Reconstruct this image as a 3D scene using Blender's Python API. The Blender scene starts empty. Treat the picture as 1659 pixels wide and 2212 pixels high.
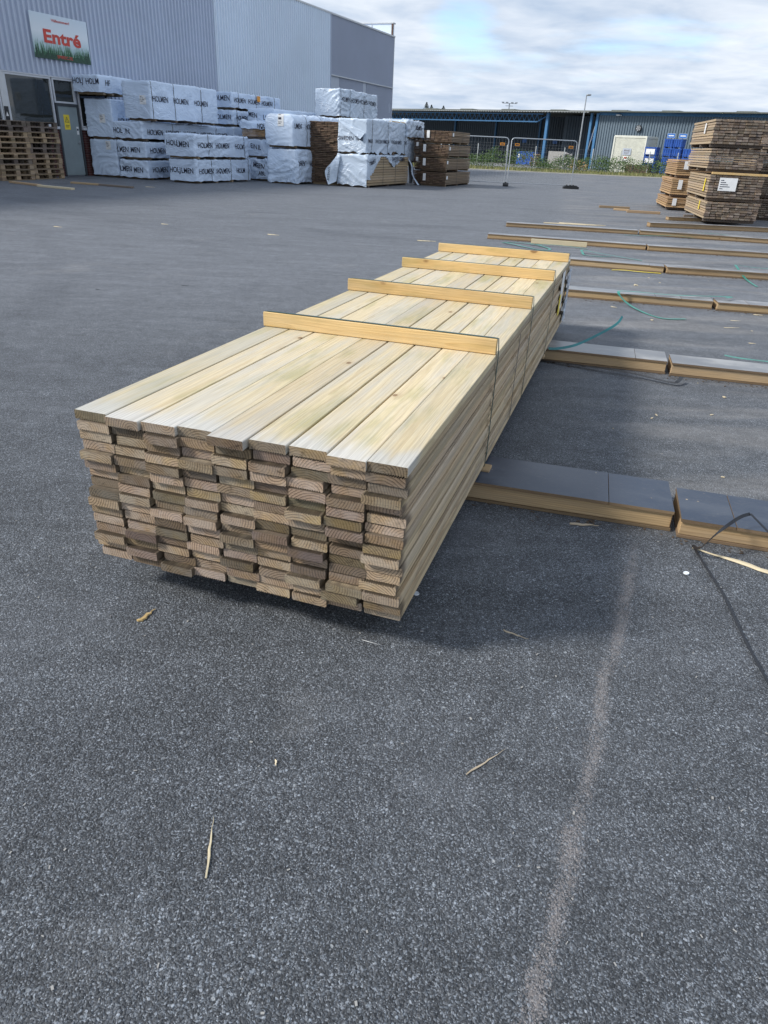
import bpy, bmesh, math, random
from mathutils import Vector, Matrix, Euler, noise as mnoise
R = math.radians
random.seed(11)
sc = bpy.context.scene
col = sc.collection

# ------------------------------------------------------------------ camera
def cam_axes(pitch, roll):
    f = Vector((0, math.cos(pitch), -math.sin(pitch))); r = Vector((1, 0, 0)); u = r.cross(f)
    c, s = math.cos(roll), math.sin(roll)
    return f, r*c + u*s, u*c - r*s
cd = bpy.data.cameras.new('camera'); cam = bpy.data.objects.new('camera', cd); col.objects.link(cam)
f_, r_, u_ = cam_axes(0.4805, 0.0472)
m3 = Matrix((r_, u_, -f_)).transposed()
cam.matrix_world = Matrix.Translation((0, 0, 1.4484)) @ m3.to_4x4()
cd.sensor_fit = 'VERTICAL'; cd.sensor_height = 36.0; cd.lens = 1525/2212*36
cd.clip_start = 0.05; cd.clip_end = 2000
sc.camera = cam

# ------------------------------------------------------------------ world, sun, exposure
SUN_EL, SUN_AZ = R(38), R(-101)       # azimuth measured from +Y towards +X: the sun stands to the left
sc.view_settings.view_transform = 'Standard'; sc.view_settings.look = 'None'
sc.view_settings.exposure = 0.55; sc.view_settings.gamma = 1.0; sc.view_settings.use_curve_mapping = False
SUN_STRENGTH, SUN_ANGLE = 2.9, R(10)
CLOUD_STRENGTH, SKY_STRENGTH = 0.73, 0.15

def sock(nt, s, v):
    if hasattr(v, 'is_linked') or isinstance(v, bpy.types.NodeSocket): nt.links.new(v, s)
    elif v is not None:
        if isinstance(v, (tuple, list)) and len(v) == 3 and len(s.default_value) == 4: v = (*v, 1)
        s.default_value = v
class NT:
    def __init__(self, nt): self.nt = nt; nt.nodes.clear()
    def add(self, typ, ins=None, **pr):
        n = self.nt.nodes.new(typ)
        for k, v in pr.items(): setattr(n, k, v)
        for k, v in (ins or {}).items(): sock(self.nt, n.inputs[k], v)
        return n
    def math(self, op, a, b=None, c=None, clamp=False):
        n = self.nt.nodes.new('ShaderNodeMath'); n.operation = op; n.use_clamp = clamp
        for i, v in enumerate((a, b, c)):
            if v is not None: sock(self.nt, n.inputs[i], v)
        return n.outputs[0]
    def vm(self, op, a, b=None):
        n = self.nt.nodes.new('ShaderNodeVectorMath'); n.operation = op
        sock(self.nt, n.inputs[0], a)
        if b is not None: sock(self.nt, n.inputs[1], b)
        return n.outputs['Value'] if op in ('LENGTH', 'DOT_PRODUCT', 'DISTANCE') else n.outputs[0]
    def mix(self, fac, a, b, blend='MIX'):
        n = self.nt.nodes.new('ShaderNodeMix'); n.data_type = 'RGBA'; n.blend_type = blend
        sock(self.nt, n.inputs[0], fac); sock(self.nt, n.inputs[6], a); sock(self.nt, n.inputs[7], b)
        return n.outputs[2]
    def sep(self, v): return self.add('ShaderNodeSeparateXYZ', {0: v}).outputs
    def comb(self, x, y, z): return self.add('ShaderNodeCombineXYZ', {0: x, 1: y, 2: z}).outputs[0]
    def noise(self, vec, scale, detail=3, rough=.5, dist=0., out=0):
        return self.add('ShaderNodeTexNoise', {'Vector': vec, 'Scale': scale, 'Detail': detail, 'Roughness': rough, 'Distortion': dist}).outputs[out]
    def voro(self, vec, scale, feature='F1', out='Distance'):
        return self.add('ShaderNodeTexVoronoi', {'Vector': vec, 'Scale': scale}, feature=feature).outputs[out]
    def ramp(self, fac, stops):
        n = self.nt.nodes.new('ShaderNodeValToRGB'); sock(self.nt, n.inputs[0], fac); cr = n.color_ramp
        while len(cr.elements) > 1: cr.elements.remove(cr.elements[-1])
        for i, (p, c) in enumerate(stops):
            e = cr.elements[0] if i == 0 else cr.elements.new(p)
            e.position = p; e.color = (c, c, c, 1) if isinstance(c, (int, float)) else (*c[:3], 1)
        return n.outputs[0]
    def step(self, v, a, b):                       # smooth 0..1 between a and b (a > b gives a falling step)
        n = self.add('ShaderNodeMapRange', {0: v, 1: min(a, b), 2: max(a, b), 3: 0. if a < b else 1., 4: 1. if a < b else 0.})
        n.interpolation_type = 'SMOOTHSTEP'; return n.outputs[0]
    def bump(self, h, strength=.3, dist=.01):
        return self.add('ShaderNodeBump', {'Height': h, 'Strength': strength, 'Distance': dist}).outputs[0]
    def coord(self, which='Object'): return self.add('ShaderNodeTexCoord').outputs[which]
    def rnd(self): return self.add('ShaderNodeObjectInfo').outputs['Random']
    def isl(self): return self.add('ShaderNodeNewGeometry').outputs['Random Per Island']
    def out(self, colr, rough=.6, normal=None, metal=0., spec=.5, **extra):
        p = self.add('ShaderNodeBsdfPrincipled', {'Base Color': colr, 'Roughness': rough, 'Metallic': metal, 'Specular IOR Level': spec})
        if normal is not None: self.nt.links.new(normal, p.inputs['Normal'])
        for k, v in extra.items(): sock(self.nt, p.inputs[k.replace('_', ' ')], v)
        o = self.add('ShaderNodeOutputMaterial', {0: p.outputs[0]}); return p

w = bpy.data.worlds.new('World'); sc.world = w; w.use_nodes = True
n = NT(w.node_tree)
sky = n.add('ShaderNodeTexSky', sky_type='NISHITA', sun_disc=False, sun_elevation=SUN_EL, sun_rotation=SUN_AZ, air_density=1.0, dust_density=0.6, ozone_density=1.5)
d = n.coord('Generated'); dx, dy, dz = n.sep(d)
den = n.math('ADD', n.math('MAXIMUM', dz, 0.0), 0.10)
cv = n.comb(n.math('DIVIDE', dx, den), n.math('DIVIDE', dy, den), 0.0)
c1 = n.noise(n.vm('ADD', cv, (3.1, 1.7, 0.)), 0.55, 6, .55, .3)
c2 = n.noise(n.vm('ADD', cv, (8.4, 2.2, 4.)), 1.5, 6, .55, .2)
gap = n.math('SUBTRACT', 1.0, n.step(n.vm('DISTANCE', d, (0.06, 0.985, 0.125)), 0.01, 0.075))     # the blue opening beside the roof
cover = n.math('ADD', n.math('MULTIPLY_ADD', c2, 0.5, n.math('MULTIPLY', c1, 0.9)), n.math('ADD', n.math('MULTIPLY', gap, -0.24), n.math('MULTIPLY', n.step(dz, .55, .12), .13)))
mask = n.step(cover, 0.45, 0.74)
shade = n.math('MULTIPLY_ADD', n.math('SUBTRACT', n.math('MULTIPLY_ADD', n.noise(n.vm('ADD', cv, (1.3, 4.1, 0.)), 2.4, 5, .55, .3), .45, n.math('MULTIPLY', n.noise(cv, 0.8, 5, .55, .25), .55)), 0.5), 3.4, 0.55, True)
cc = n.mix(shade, (0.43, 0.55, 0.73), (0.87, 0.925, 1.0))
bs = n.add('ShaderNodeBackground', {0: n.mix(1.0, sky.outputs[0], (0.84, 0.97, 1.14), 'MULTIPLY'), 1: SKY_STRENGTH})
bc = n.add('ShaderNodeBackground', {0: cc, 1: CLOUD_STRENGTH})
mx = n.add('ShaderNodeMixShader', {0: mask, 1: bs.outputs[0], 2: bc.outputs[0]})
n.add('ShaderNodeOutputWorld', {0: mx.outputs[0]})

sd = bpy.data.lights.new('sun', 'SUN'); sun = bpy.data.objects.new('sun', sd); col.objects.link(sun)
sd.energy = SUN_STRENGTH; sd.angle = SUN_ANGLE; sd.color = (1.0, 0.96, 0.90)
sdir = Vector((math.sin(SUN_AZ)*math.cos(SUN_EL), math.cos(SUN_AZ)*math.cos(SUN_EL), math.sin(SUN_EL)))
sun.location = sdir*60; sun.rotation_euler = sdir.to_track_quat('Z', 'Y').to_euler()

# ------------------------------------------------------------------ mesh helpers
class MB:
    def __init__(self): self.v = []; self.f = []; self.m = []; self.s = []
    def add(self, vs, fs, mat=0, smooth=False):
        o = len(self.v); self.v += [tuple(p) for p in vs]
        for q in fs: self.f.append([i+o for i in q]); self.m.append(mat); self.s.append(smooth)
        return self
    def box(self, a, b, mat=0, M=None):
        (x0, y0, z0), (x1, y1, z1) = a, b
        vs = [(x0,y0,z0),(x1,y0,z0),(x1,y1,z0),(x0,y1,z0),(x0,y0,z1),(x1,y0,z1),(x1,y1,z1),(x0,y1,z1)]
        if M: vs = [M @ Vector(p) for p in vs]
        fs = [(3,2,1,0),(4,5,6,7),(0,1,5,4),(1,2,6,5),(2,3,7,6),(3,0,4,7)]
        if isinstance(mat, (list, tuple)):
            self.add(vs, fs, 0); self.m[-6:] = list(mat)
        else: self.add(vs, fs, mat)
        return self
    def bbox(self, a, b, bev=.005, mat=0, M=None):       # box with chamfered edges
        bm = bmesh.new()
        s = [b[i]-a[i] for i in range(3)]; c = [(b[i]+a[i])/2 for i in range(3)]
        bmesh.ops.create_cube(bm, size=1, matrix=Matrix.Translation(c) @ Matrix.Diagonal((*s, 1)))
        bmesh.ops.bevel(bm, geom=bm.edges[:], offset=bev, segments=1, affect='EDGES')
        bm.verts.ensure_lookup_table()
        vs = [(M @ v.co) if M else v.co.copy() for v in bm.verts]
        self.add(vs, [[v.index for v in q.verts] for q in bm.faces], mat); bm.free(); return self
    def prism(self, pts, y0, y1, mat=0, capmat=None):     # outline in (x,z), extruded along y
        k = len(pts); vs = [(x, y0, z) for x, z in pts]+[(x, y1, z) for x, z in pts]
        self.add(vs, [(i, (i+1) % k, k+(i+1) % k, k+i) for i in range(k)], mat)
        cm = mat if capmat is None else capmat
        self.add(vs[:k], [list(range(k))[::-1]], cm); self.add(vs[k:], [list(range(k))], cm); return self
    def tube(self, path, r, seg=8, mat=0, closed=False):
        P = [Vector(p) for p in path]; rings = []
        for i, p in enumerate(P):
            a = P[i-1] if (i > 0 or closed) else P[0]; b = P[(i+1) % len(P)] if (i < len(P)-1 or closed) else P[-1]
            t = (b-a).normalized(); up = Vector((0, 0, 1)) if abs(t.z) < .95 else Vector((1, 0, 0))
            x = t.cross(up).normalized(); y = x.cross(t); rr = r[i] if isinstance(r, (list, tuple)) else r
            rings.append([p+x*rr*math.cos(k*2*math.pi/seg)+y*rr*math.sin(k*2*math.pi/seg) for k in range(seg)])
        vs = [v for q in rings for v in q]; fs = []
        nr = len(rings)
        for i in range(nr if closed else nr-1):
            j = (i+1) % nr
            for k in range(seg): fs.append((i*seg+k, i*seg+(k+1) % seg, j*seg+(k+1) % seg, j*seg+k))
        self.add(vs, fs, mat, True)
        if not closed: self.add(rings[0], [list(range(seg))[::-1]], mat); self.add(rings[-1], [list(range(seg))], mat)
        return self
    def ribbon(self, path, wdt, side=None, thick=.0012, mat=0):   # flat band following a path
        P = [Vector(p) for p in path]; L = []; Rr = []; N = []
        for i, p in enumerate(P):
            t = (P[min(i+1, len(P)-1)]-P[max(i-1, 0)]).normalized()
            s = Vector(side) if side is not None else t.cross(Vector((0, 0, 1)))
            if s.length < 1e-4: s = Vector((1, 0, 0))
            s = (s - t*s.dot(t)).normalized(); nn = s.cross(t)*thick
            L.append(p-s*wdt/2); Rr.append(p+s*wdt/2); N.append(nn)
        k = len(P); vs = L+Rr+[a+b for a, b in zip(L, N)]+[a+b for a, b in zip(Rr, N)]
        fs = []
        for i in range(k-1):
            fs += [(i, i+1, k+i+1, k+i), (2*k+i, 3*k+i, 3*k+i+1, 2*k+i+1), (i, 2*k+i, 2*k+i+1, i+1), (k+i, k+i+1, 3*k+i+1, 3*k+i)]
        fs += [(0, k, 3*k, 2*k), (k-1, 3*k-1, 4*k-1, 2*k-1)]
        return self.add(vs, fs, mat)
    def mesh(self, name, mats):
        me = bpy.data.meshes.new(name); me.from_pydata(self.v, [], self.f)
        me.materials.clear()
        for q in (mats if isinstance(mats, (list, tuple)) else [mats]): me.materials.append(q)
        me.polygons.foreach_set('material_index', self.m); me.polygons.foreach_set('use_smooth', self.s); me.update()
        return me
def link(name, me, parent=None, loc=(0,0,0), rot=(0,0,0), label=None, cat=None, group=None, kind=None):
    o = bpy.data.objects.new(name, me); col.objects.link(o); o.location = loc; o.rotation_euler = rot
    if parent: o.parent = parent
    if label: o['label'] = label
    if cat: o['category'] = cat
    if group: o['group'] = group
    if kind: o['kind'] = kind
    return o
def obj(name, mb, mats, parent=None, **k): return link(name, mb.mesh(name, mats), parent, **k)
def thing(name, label, cat, loc=(0,0,0), rotz=0., group=None, rot=None):
    return link(name, None, None, loc, rot or (0, 0, rotz), label, cat, group)
def smooth_path(pts, k=6):
    P = [Vector(p) for p in pts]; out = []
    for i in range(len(P)-1):
        p0, p1, p2, p3 = P[max(i-1, 0)], P[i], P[i+1], P[min(i+2, len(P)-1)]
        for j in range(k):
            t = j/k; out.append(.5*((2*p1)+(p2-p0)*t+(2*p0-5*p1+4*p2-p3)*t*t+(3*p1-p0-3*p2+p3)*t**3))
    out.append(P[-1]); return out
_tc = {}
def text_mesh(body, bold=.012):
    """outline of a line of print, cap height about 0.73: list of 2-D verts, faces, width"""
    if (body, bold) in _tc: return _tc[(body, bold)]
    cu = bpy.data.curves.new('t', 'FONT'); cu.body = body; cu.size = 1; cu.offset = bold; cu.resolution_u = 3
    o = bpy.data.objects.new('t', cu); me = o.to_mesh()
    bm = bmesh.new(); bm.from_mesh(me)
    for _ in range(3):
        es = [e for e in bm.edges if e.calc_length() > .16]
        if es: bmesh.ops.subdivide_edges(bm, edges=es, cuts=1); bmesh.ops.triangulate(bm, faces=bm.faces[:])
    bm.verts.index_update()
    vs = [(v.co.x, v.co.y) for v in bm.verts]; fs = [[v.index for v in p.verts] for p in bm.faces]; bm.free()
    o.to_mesh_clear(); bpy.data.objects.remove(o); bpy.data.curves.remove(cu)
    x0 = min(v[0] for v in vs); x1 = max(v[0] for v in vs); vs = [(x-x0, y) for x, y in vs]
    _tc[(body, bold)] = (vs, fs, x1-x0); return _tc[(body, bold)]
def text_flat(name, body, width, height, place, mat, parent, bold=.012):
    vs, fs, wd = text_mesh(body, bold); mb = MB()
    mb.add([place(x/wd*width, y/.73*height) for x, y in vs], fs); return obj(name, mb, mat, parent)

# ------------------------------------------------------------------ materials
MATS = {}
def new_mat(name):
    m = bpy.data.materials.new(name); m.use_nodes = True; MATS[name] = m; return m, NT(m.node_tree)
def plain(name, c, rough=.6, metal=0., var=.12, scale=6., spec=.5, bump=0.):
    m, n = new_mat(name); co = n.coord()
    k = n.noise(co, scale, 4, .6)
    cc = n.mix(1., c, n.ramp(k, [(0.3, 1-var), (.7, 1+var)]), 'MULTIPLY')
    n.out(cc, n.math('MULTIPLY_ADD', k, .2, rough-.1), n.bump(k, bump, .01) if bump else None, metal, spec); return m

def wood(name, light, dark, ring=.006, ringamt=.6, endc=None, end_len=.0, stain=None, stain_amt=.3, isl=False, gray=(.35,.33,.30), gray_amt=.0, knots=0., var=.22, rough=.75, endgrain=False, axis='Y'):
    m, n = new_mat(name); co = n.coord(); rd = n.isl() if isl else n.rnd()
    r2 = n.math('FRACT', n.math('MULTIPLY', rd, 17.31)); r3 = n.math('FRACT', n.math('MULTIPLY', rd, 71.7)); r4 = n.math('FRACT', n.math('MULTIPLY', rd, 233.3))
    off = n.comb(n.math('MULTIPLY', rd, 3.), n.math('MULTIPLY', r2, 31.), n.math('MULTIPLY', r3, 3.))
    x, y, z = n.sep(co)
    if axis == 'X': co = n.comb(y, x, z); x, y, z = n.sep(co)
    q = n.vm('ADD', co, off)
    lowv = n.vm('MULTIPLY', q, (5., .9, 5.))
    lo = n.math('SUBTRACT', n.noise(lowv, 1., 3, .5), .5)
    lo2 = n.math('SUBTRACT', n.noise(n.vm('MULTIPLY', q, (30., 4., 30.)), 1., 2, .5), .5)
    px = n.math('MULTIPLY_ADD', r2, .16, -.08); pz = n.math('MULTIPLY_ADD', r3, .12, -.03)
    xx = n.math('ADD', n.math('SUBTRACT', x, px), n.math('MULTIPLY', lo, .05))
    zz = n.math('ADD', n.math('ADD', z, pz), n.math('MULTIPLY_ADD', y, n.math('MULTIPLY_ADD', r4, .03, -.015), n.math('MULTIPLY', lo, .035)))
    r = n.math('SQRT', n.math('ADD', n.math('MULTIPLY', xx, xx), n.math('MULTIPLY', zz, zz)))
    ph = n.math('FRACT', n.math('ADD', n.math('DIVIDE', r, ring), n.math('MULTIPLY', lo2, .5)))
    late = n.ramp(ph, [(0., 0.), (.55, .18), (.86, 1.), (.97, .75), (1., 0.)])
    fib = n.noise(n.vm('MULTIPLY', q, (260., 260. if endgrain else 5., 260.)), 1., 2, .6)
    c = n.mix(n.math('MULTIPLY', late, ringamt), light, dark)
    if stain:
        sn_ = n.step(n.noise(n.vm('MULTIPLY', q, (7., 1.6 if not endgrain else 7., 7.)), 1., 4, .6), .48, .70)
        c = n.mix(n.math('MULTIPLY', sn_, stain_amt), c, stain)
    if gray_amt:
        g_ = n.step(n.noise(n.vm('MULTIPLY', n.vm('ADD', q, (9., 4., 2.)), (10., .7 if not endgrain else 10., 10.)), 1., 4, .65), .38, .66)
        c = n.mix(n.math('MULTIPLY', g_, gray_amt), c, gray)
    if knots:
        qx, qy, qz = n.sep(q)
        kv = n.comb(n.math('MULTIPLY', n.math('ADD', qx, qz), 6.), n.math('MULTIPLY', qy, 3.6), 0.)
        vn = n.add('ShaderNodeTexVoronoi', {'Vector': kv, 'Scale': 1.}); kd = vn.outputs['Distance']
        on = n.step(n.sep(vn.outputs['Color'])[0], .34, .40); ks = n.math('MULTIPLY', n.step(kd, .085*knots, .045*knots), on)
        halo = n.math('MULTIPLY', n.step(kd, .24*knots, .05*knots), on)
        c = n.mix(n.math('MULTIPLY', halo, .35), c, dark)
        kr = n.ramp(n.math('FRACT', n.math('MULTIPLY', kd, 42.)), [(0., .6), (.5, 1.), (1., .6)])
        c = n.mix(n.math('MULTIPLY', ks, .8), c, n.mix(1., (.24, .12, .05), kr, 'MULTIPLY'))
    if endc is not None:
        e = n.step(n.math('ADD', y, n.math('MULTIPLY', n.math('ADD', lo2, lo), end_len*1.2)), end_len, end_len*.15)
        c = n.mix(n.math('MULTIPLY', e, .85), c, n.mix(n.math('MULTIPLY', late, .35), endc, tuple(k*.55 for k in endc)))
    h = n.math('ADD', n.math('MULTIPLY', late, .4), fib)
    if endgrain:
        ang = n.math('ARCTAN2', xx, zz)
        cr = n.noise(n.comb(n.math('MULTIPLY', ang, 9.), n.math('MULTIPLY', r, 6.), n.math('MULTIPLY', rd, 90.)), 1., 3, .6)
        crk = n.step(n.math('ABSOLUTE', n.math('SUBTRACT', cr, .5)), .014, .004)
        crk = n.math('MULTIPLY', crk, n.step(n.noise(n.vm('MULTIPLY', q, (25., 25., 25.)), 1., 2), .48, .62))
        c = n.mix(n.math('MULTIPLY', crk, .8), c, (.035, .027, .02)); h = n.math('SUBTRACT', h, n.math('MULTIPLY', crk, 2.))
        saw = n.noise(n.comb(n.math('MULTIPLY_ADD', x, 60., n.math('MULTIPLY', z, 45.)), n.math('MULTIPLY', z, 900.), n.math('MULTIPLY', rd, 50.)), .5, 2)
        c = n.mix(1., c, n.ramp(saw, [(.3, .82), (.7, 1.12)]), 'MULTIPLY')
    c = n.mix(1., c, n.ramp(fib, [(.25, .82), (.75, 1.14)]), 'MULTIPLY')
    vv = n.math('MULTIPLY_ADD', r4, 2*var, 1-var)
    c = n.mix(1., c, n.comb(vv, n.math('MULTIPLY_ADD', rd, .03*var/.2, n.math('SUBTRACT', vv, .015*var/.2)), n.math('MULTIPLY_ADD', r2, .05*var/.2, n.math('SUBTRACT', vv, .025*var/.2))), 'MULTIPLY')
    n.out(c, rough, n.bump(h, .35, .0015), spec=.25); return m

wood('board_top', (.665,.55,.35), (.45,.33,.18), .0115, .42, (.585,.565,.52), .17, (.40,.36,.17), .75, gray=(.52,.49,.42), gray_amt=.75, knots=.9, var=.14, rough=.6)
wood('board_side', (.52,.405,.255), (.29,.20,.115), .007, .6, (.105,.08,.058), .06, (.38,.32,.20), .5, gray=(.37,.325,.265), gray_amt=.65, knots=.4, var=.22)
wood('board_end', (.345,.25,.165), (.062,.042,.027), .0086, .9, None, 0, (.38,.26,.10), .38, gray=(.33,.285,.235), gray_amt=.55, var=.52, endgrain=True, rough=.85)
wood('batten_wood', (.68,.47,.21), (.48,.29,.105), .009, .55, None, 0, (.36,.27,.09), .65, gray=(.60,.45,.25), gray_amt=.5, knots=1.7, var=.10, rough=.7)
wood('beam_wood', (.46,.32,.17), (.26,.165,.08), .009, .6, None, 0, (.25,.17,.09), .5, gray=(.33,.26,.18), gray_amt=.5, knots=.8, var=.16, axis='X')
wood('splinter_wood', (.64,.55,.38), (.48,.36,.21), .004, .5, var=.12, axis='X')
wood('grey_splinter', (.46,.38,.27), (.30,.23,.15), .004, .5, var=.1, axis='X')
wood('loose_wood', (.42,.29,.165), (.25,.165,.09), .008, .4, gray=(.30,.24,.17), gray_amt=.5, var=.3, axis='X')
wood('far_board', (.40,.30,.19), (.24,.17,.10), .01, .4, isl=True, gray=(.34,.29,.23), gray_amt=.5, var=.24)
wood('far_end', (.21,.155,.115), (.10,.07,.05), .008, .6, isl=True, gray=(.27,.235,.20), gray_amt=.7, var=.36, endgrain=True)
wood('orange_board', (.47,.30,.155), (.28,.17,.09), .01, .4, isl=True, gray=(.40,.30,.20), gray_amt=.4, var=.2)
wood('brown_board', (.25,.185,.125), (.13,.09,.06), .01, .4, isl=True, gray=(.22,.18,.14), gray_amt=.4, var=.24)
wood('brown_end', (.15,.098,.065), (.07,.045,.03), .009, .5, isl=True, gray=(.13,.10,.075), gray_amt=.5, var=.35, endgrain=True)
wood('pallet_wood', (.33,.24,.15), (.20,.14,.085), .008, .4, None, 0, (.20,.15,.10), .5, gray=(.22,.18,.14), gray_amt=.65, var=.4)
wood('pallet_dark', (.16,.125,.10), (.09,.07,.055), .008, .4, None, 0, (.10,.08,.06), .5, gray=(.15,.13,.12), gray_amt=.6, var=.35)

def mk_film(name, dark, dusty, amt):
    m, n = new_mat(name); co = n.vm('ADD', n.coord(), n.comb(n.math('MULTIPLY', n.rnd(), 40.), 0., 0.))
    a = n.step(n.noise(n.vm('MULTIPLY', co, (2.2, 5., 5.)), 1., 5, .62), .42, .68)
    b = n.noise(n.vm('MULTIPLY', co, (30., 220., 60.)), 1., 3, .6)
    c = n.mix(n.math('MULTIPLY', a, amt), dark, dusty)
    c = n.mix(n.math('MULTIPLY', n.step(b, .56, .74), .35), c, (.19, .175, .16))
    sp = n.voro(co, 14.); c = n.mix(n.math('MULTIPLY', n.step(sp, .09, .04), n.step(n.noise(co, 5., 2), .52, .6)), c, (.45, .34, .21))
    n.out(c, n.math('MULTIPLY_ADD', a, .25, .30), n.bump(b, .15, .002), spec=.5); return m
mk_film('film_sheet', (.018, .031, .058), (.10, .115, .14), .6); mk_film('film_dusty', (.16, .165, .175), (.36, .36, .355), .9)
wood('ply_edge', (.25,.175,.105), (.09,.06,.04), .0022, .8, var=.2, axis='X')

def mk_asphalt():
    m, n = new_mat('asphalt'); co = n.coord(); x, y, z = n.sep(co)
    p2 = n.comb(x, y, 0.)
    wob = n.vm('ADD', p2, n.vm('SCALE', n.noise(p2, 35., 2, .5, 0., 1), None))
    wob.node.inputs[1].default_value = (0, 0, 0)
    sc_ = [q for q in m.node_tree.nodes if q.type == 'VECT_MATH' and q.operation == 'SCALE'][0]; sc_.inputs[3].default_value = .012
    v1 = n.add('ShaderNodeTexVoronoi', {'Vector': wob, 'Scale': 150., 'Randomness': 1.})
    v2 = n.add('ShaderNodeTexVoronoi', {'Vector': wob, 'Scale': 360., 'Randomness': 1.})
    v0 = n.add('ShaderNodeTexVoronoi', {'Vector': wob, 'Scale': 75., 'Randomness': 1.})
    s1 = n.sep(v1.outputs['Color']); s2 = n.sep(v2.outputs['Color']); s0 = n.sep(v0.outputs['Color'])
    stone = n.ramp(s1[0], [(0., .028), (.45, .056), (.70, .096), (.88, .165), (.965, .29), (1., .46)])
    fine = n.ramp(s2[1], [(0., .028), (.5, .064), (.8, .135), (1., .32)])
    core = n.step(v1.outputs['Distance'], .62, .30)
    c = n.mix(core, fine, n.mix(.25, stone, fine))
    big = n.math('MULTIPLY', n.step(s0[1], .965, .985), n.step(v0.outputs['Distance'], .40, .26))
    c = n.mix(big, c, n.mix(s0[2], (.34, .32, .29), (.20, .22, .24)))
    tint = n.mix(n.noise(n.vm('ADD', p2, (5., 0., 0.)), 90., 1), (.94, .975, 1.02), (.87, 1., 1.16))
    c = n.mix(1., c, tint, 'MULTIPLY')
    # broad wear: dusty and darker patches, streaks where lorries turn
    l1 = n.noise(p2, .55, 5, .6); l2 = n.noise(n.vm('MULTIPLY', p2, (.25, 1.1, 1.)), 1., 5, .6, .6)
    dusty = n.math('MULTIPLY', n.step(l1, .42, .72), n.step(l2, .40, .70))
    grain = n.ramp(s2[0], [(0., .55), (.6, 1.), (1., 1.5)])
    dust_sheen = n.mix(1., (.178, .186, .202), grain, 'MULTIPLY')
    far = n.step(y, 1.5, 9.)  # paler with distance: yard dust plus grazing sky sheen put into the colour
    c = n.mix(n.math('MULTIPLY', n.math('MAXIMUM', dusty, n.math('MULTIPLY', far, .62)), .75), c, dust_sheen)
    # dust drifted along the timber rows on the right
    row = n.noise(n.vm('MULTIPLY', n.vm('ADD', p2, (2., 7., 0.)), (.5, 1.9, 1.)), 1., 4, .55, .4)
    c = n.mix(n.math('MULTIPLY', n.math('MULTIPLY', n.step(row, .43, .68), n.step(n.math('SUBTRACT', x, n.math('MULTIPLY', y, .20)), -.1, .7)), n.math('MULTIPLY', n.step(y, 2.3, 3.2), .72)), c, n.mix(1., (.215, .21, .205), grain, 'MULTIPLY'))
    patch = n.step(n.noise(n.vm('ADD', p2, (31., 12., 0.)), .9, 4, .6), .60, .78)
    c = n.mix(n.math('MULTIPLY', patch, .45), c, n.mix(1., (.24, .235, .23), grain, 'MULTIPLY'))
    dark = n.step(n.noise(n.vm('MULTIPLY', n.vm('ADD', p2, (13., 5., 0.)), (.16, .5, 1.)), 1., 5, .6, 1.2), .48, .70)
    c = n.mix(n.math('MULTIPLY', dark, .32), c, n.mix(1., c, (.55, .56, .58), 'MULTIPLY'))
    mid = n.math('MULTIPLY_ADD', n.noise(p2, 9., 7, .72), .55, n.math('MULTIPLY', n.noise(n.vm('MULTIPLY', n.vm('ADD', p2, (3., 8., 0.)), (1.2, 4., 1.)), 1., 6, .68, .5), .45))
    c = n.mix(1., c, n.ramp(mid, [(.30, .62), (.5, 1.), (.72, 1.5)]), 'MULTIPLY')
    # tyre arcs left by turning lorries, faint oil spots
    arcs = None
    for cx_, cy_, r_, w_ in ((6., 26., 13.2, .22), (6., 26., 15.3, .24), (-14., 6., 11.5, .20), (-14., 6., 13.4, .22), (-2., 38., 20.5, .25), (-2., 38., 22.4, .25)):
        dd = n.math('ABSOLUTE', n.math('SUBTRACT', n.vm('DISTANCE', n.vm('ADD', p2, n.vm('MULTIPLY', n.noise(p2, .25, 2, .5, 0., 1), (1.6, 1.6, 0.))), (cx_, cy_, 0.)), r_))
        a_ = n.step(dd, w_*1.6, w_*.3); arcs = a_ if arcs is None else n.math('MAXIMUM', arcs, a_)
    arcs = n.math('MULTIPLY', arcs, n.step(n.noise(p2, .5, 4, .6), .42, .66))
    spots = n.math('MULTIPLY', n.step(n.voro(p2, .55), .13, .03), n.step(n.noise(p2, 6., 3), .35, .6))
    c = n.mix(n.math('MULTIPLY', n.math('MAXIMUM', n.math('MULTIPLY', arcs, .6), n.math('MULTIPLY', spots, .7)), .6), c, n.mix(1., c, (.45, .46, .48), 'MULTIPLY'))
    # a thin drift of pale sand washed along a shallow rut
    wv = n.math('MULTIPLY', n.math('SUBTRACT', n.noise(n.comb(0., n.math('MULTIPLY', y, 3.2), 3.), 1., 3, .6), .5), .16)
    yy = n.math('SUBTRACT', y, .74)
    xl = n.math('ADD', n.math('MULTIPLY_ADD', yy, .398, .328), n.math('MULTIPLY', wv, .45))
    ds = n.math('ABSOLUTE', n.math('SUBTRACT', x, xl))
    wd = n.math('MULTIPLY_ADD', n.noise(n.comb(0., n.math('MULTIPLY', y, 5.), 9.), 1., 3, .6), .062, .002)
    sm = n.step(n.math('DIVIDE', ds, wd), 1.3, .0)
    sm = n.math('MULTIPLY', n.math('MULTIPLY', sm, n.step(y, 2.75, 2.3)), n.math('MULTIPLY_ADD', n.noise(n.vm('MULTIPLY', p2, (14., 7., 1.)), 1., 5, .7), 3.4, -.95))
    v3 = n.add('ShaderNodeTexVoronoi', {'Vector': p2, 'Scale': 420.}); s3 = n.sep(v3.outputs['Color'])
    keep = n.step(n.math('SUBTRACT', n.math('MULTIPLY', sm, .95), s3[0]), -.12, .30)
    c = n.mix(n.math('MULTIPLY', keep, .52), c, n.mix(s3[1], (.16, .15, .15), (.40, .355, .33)))
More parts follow.
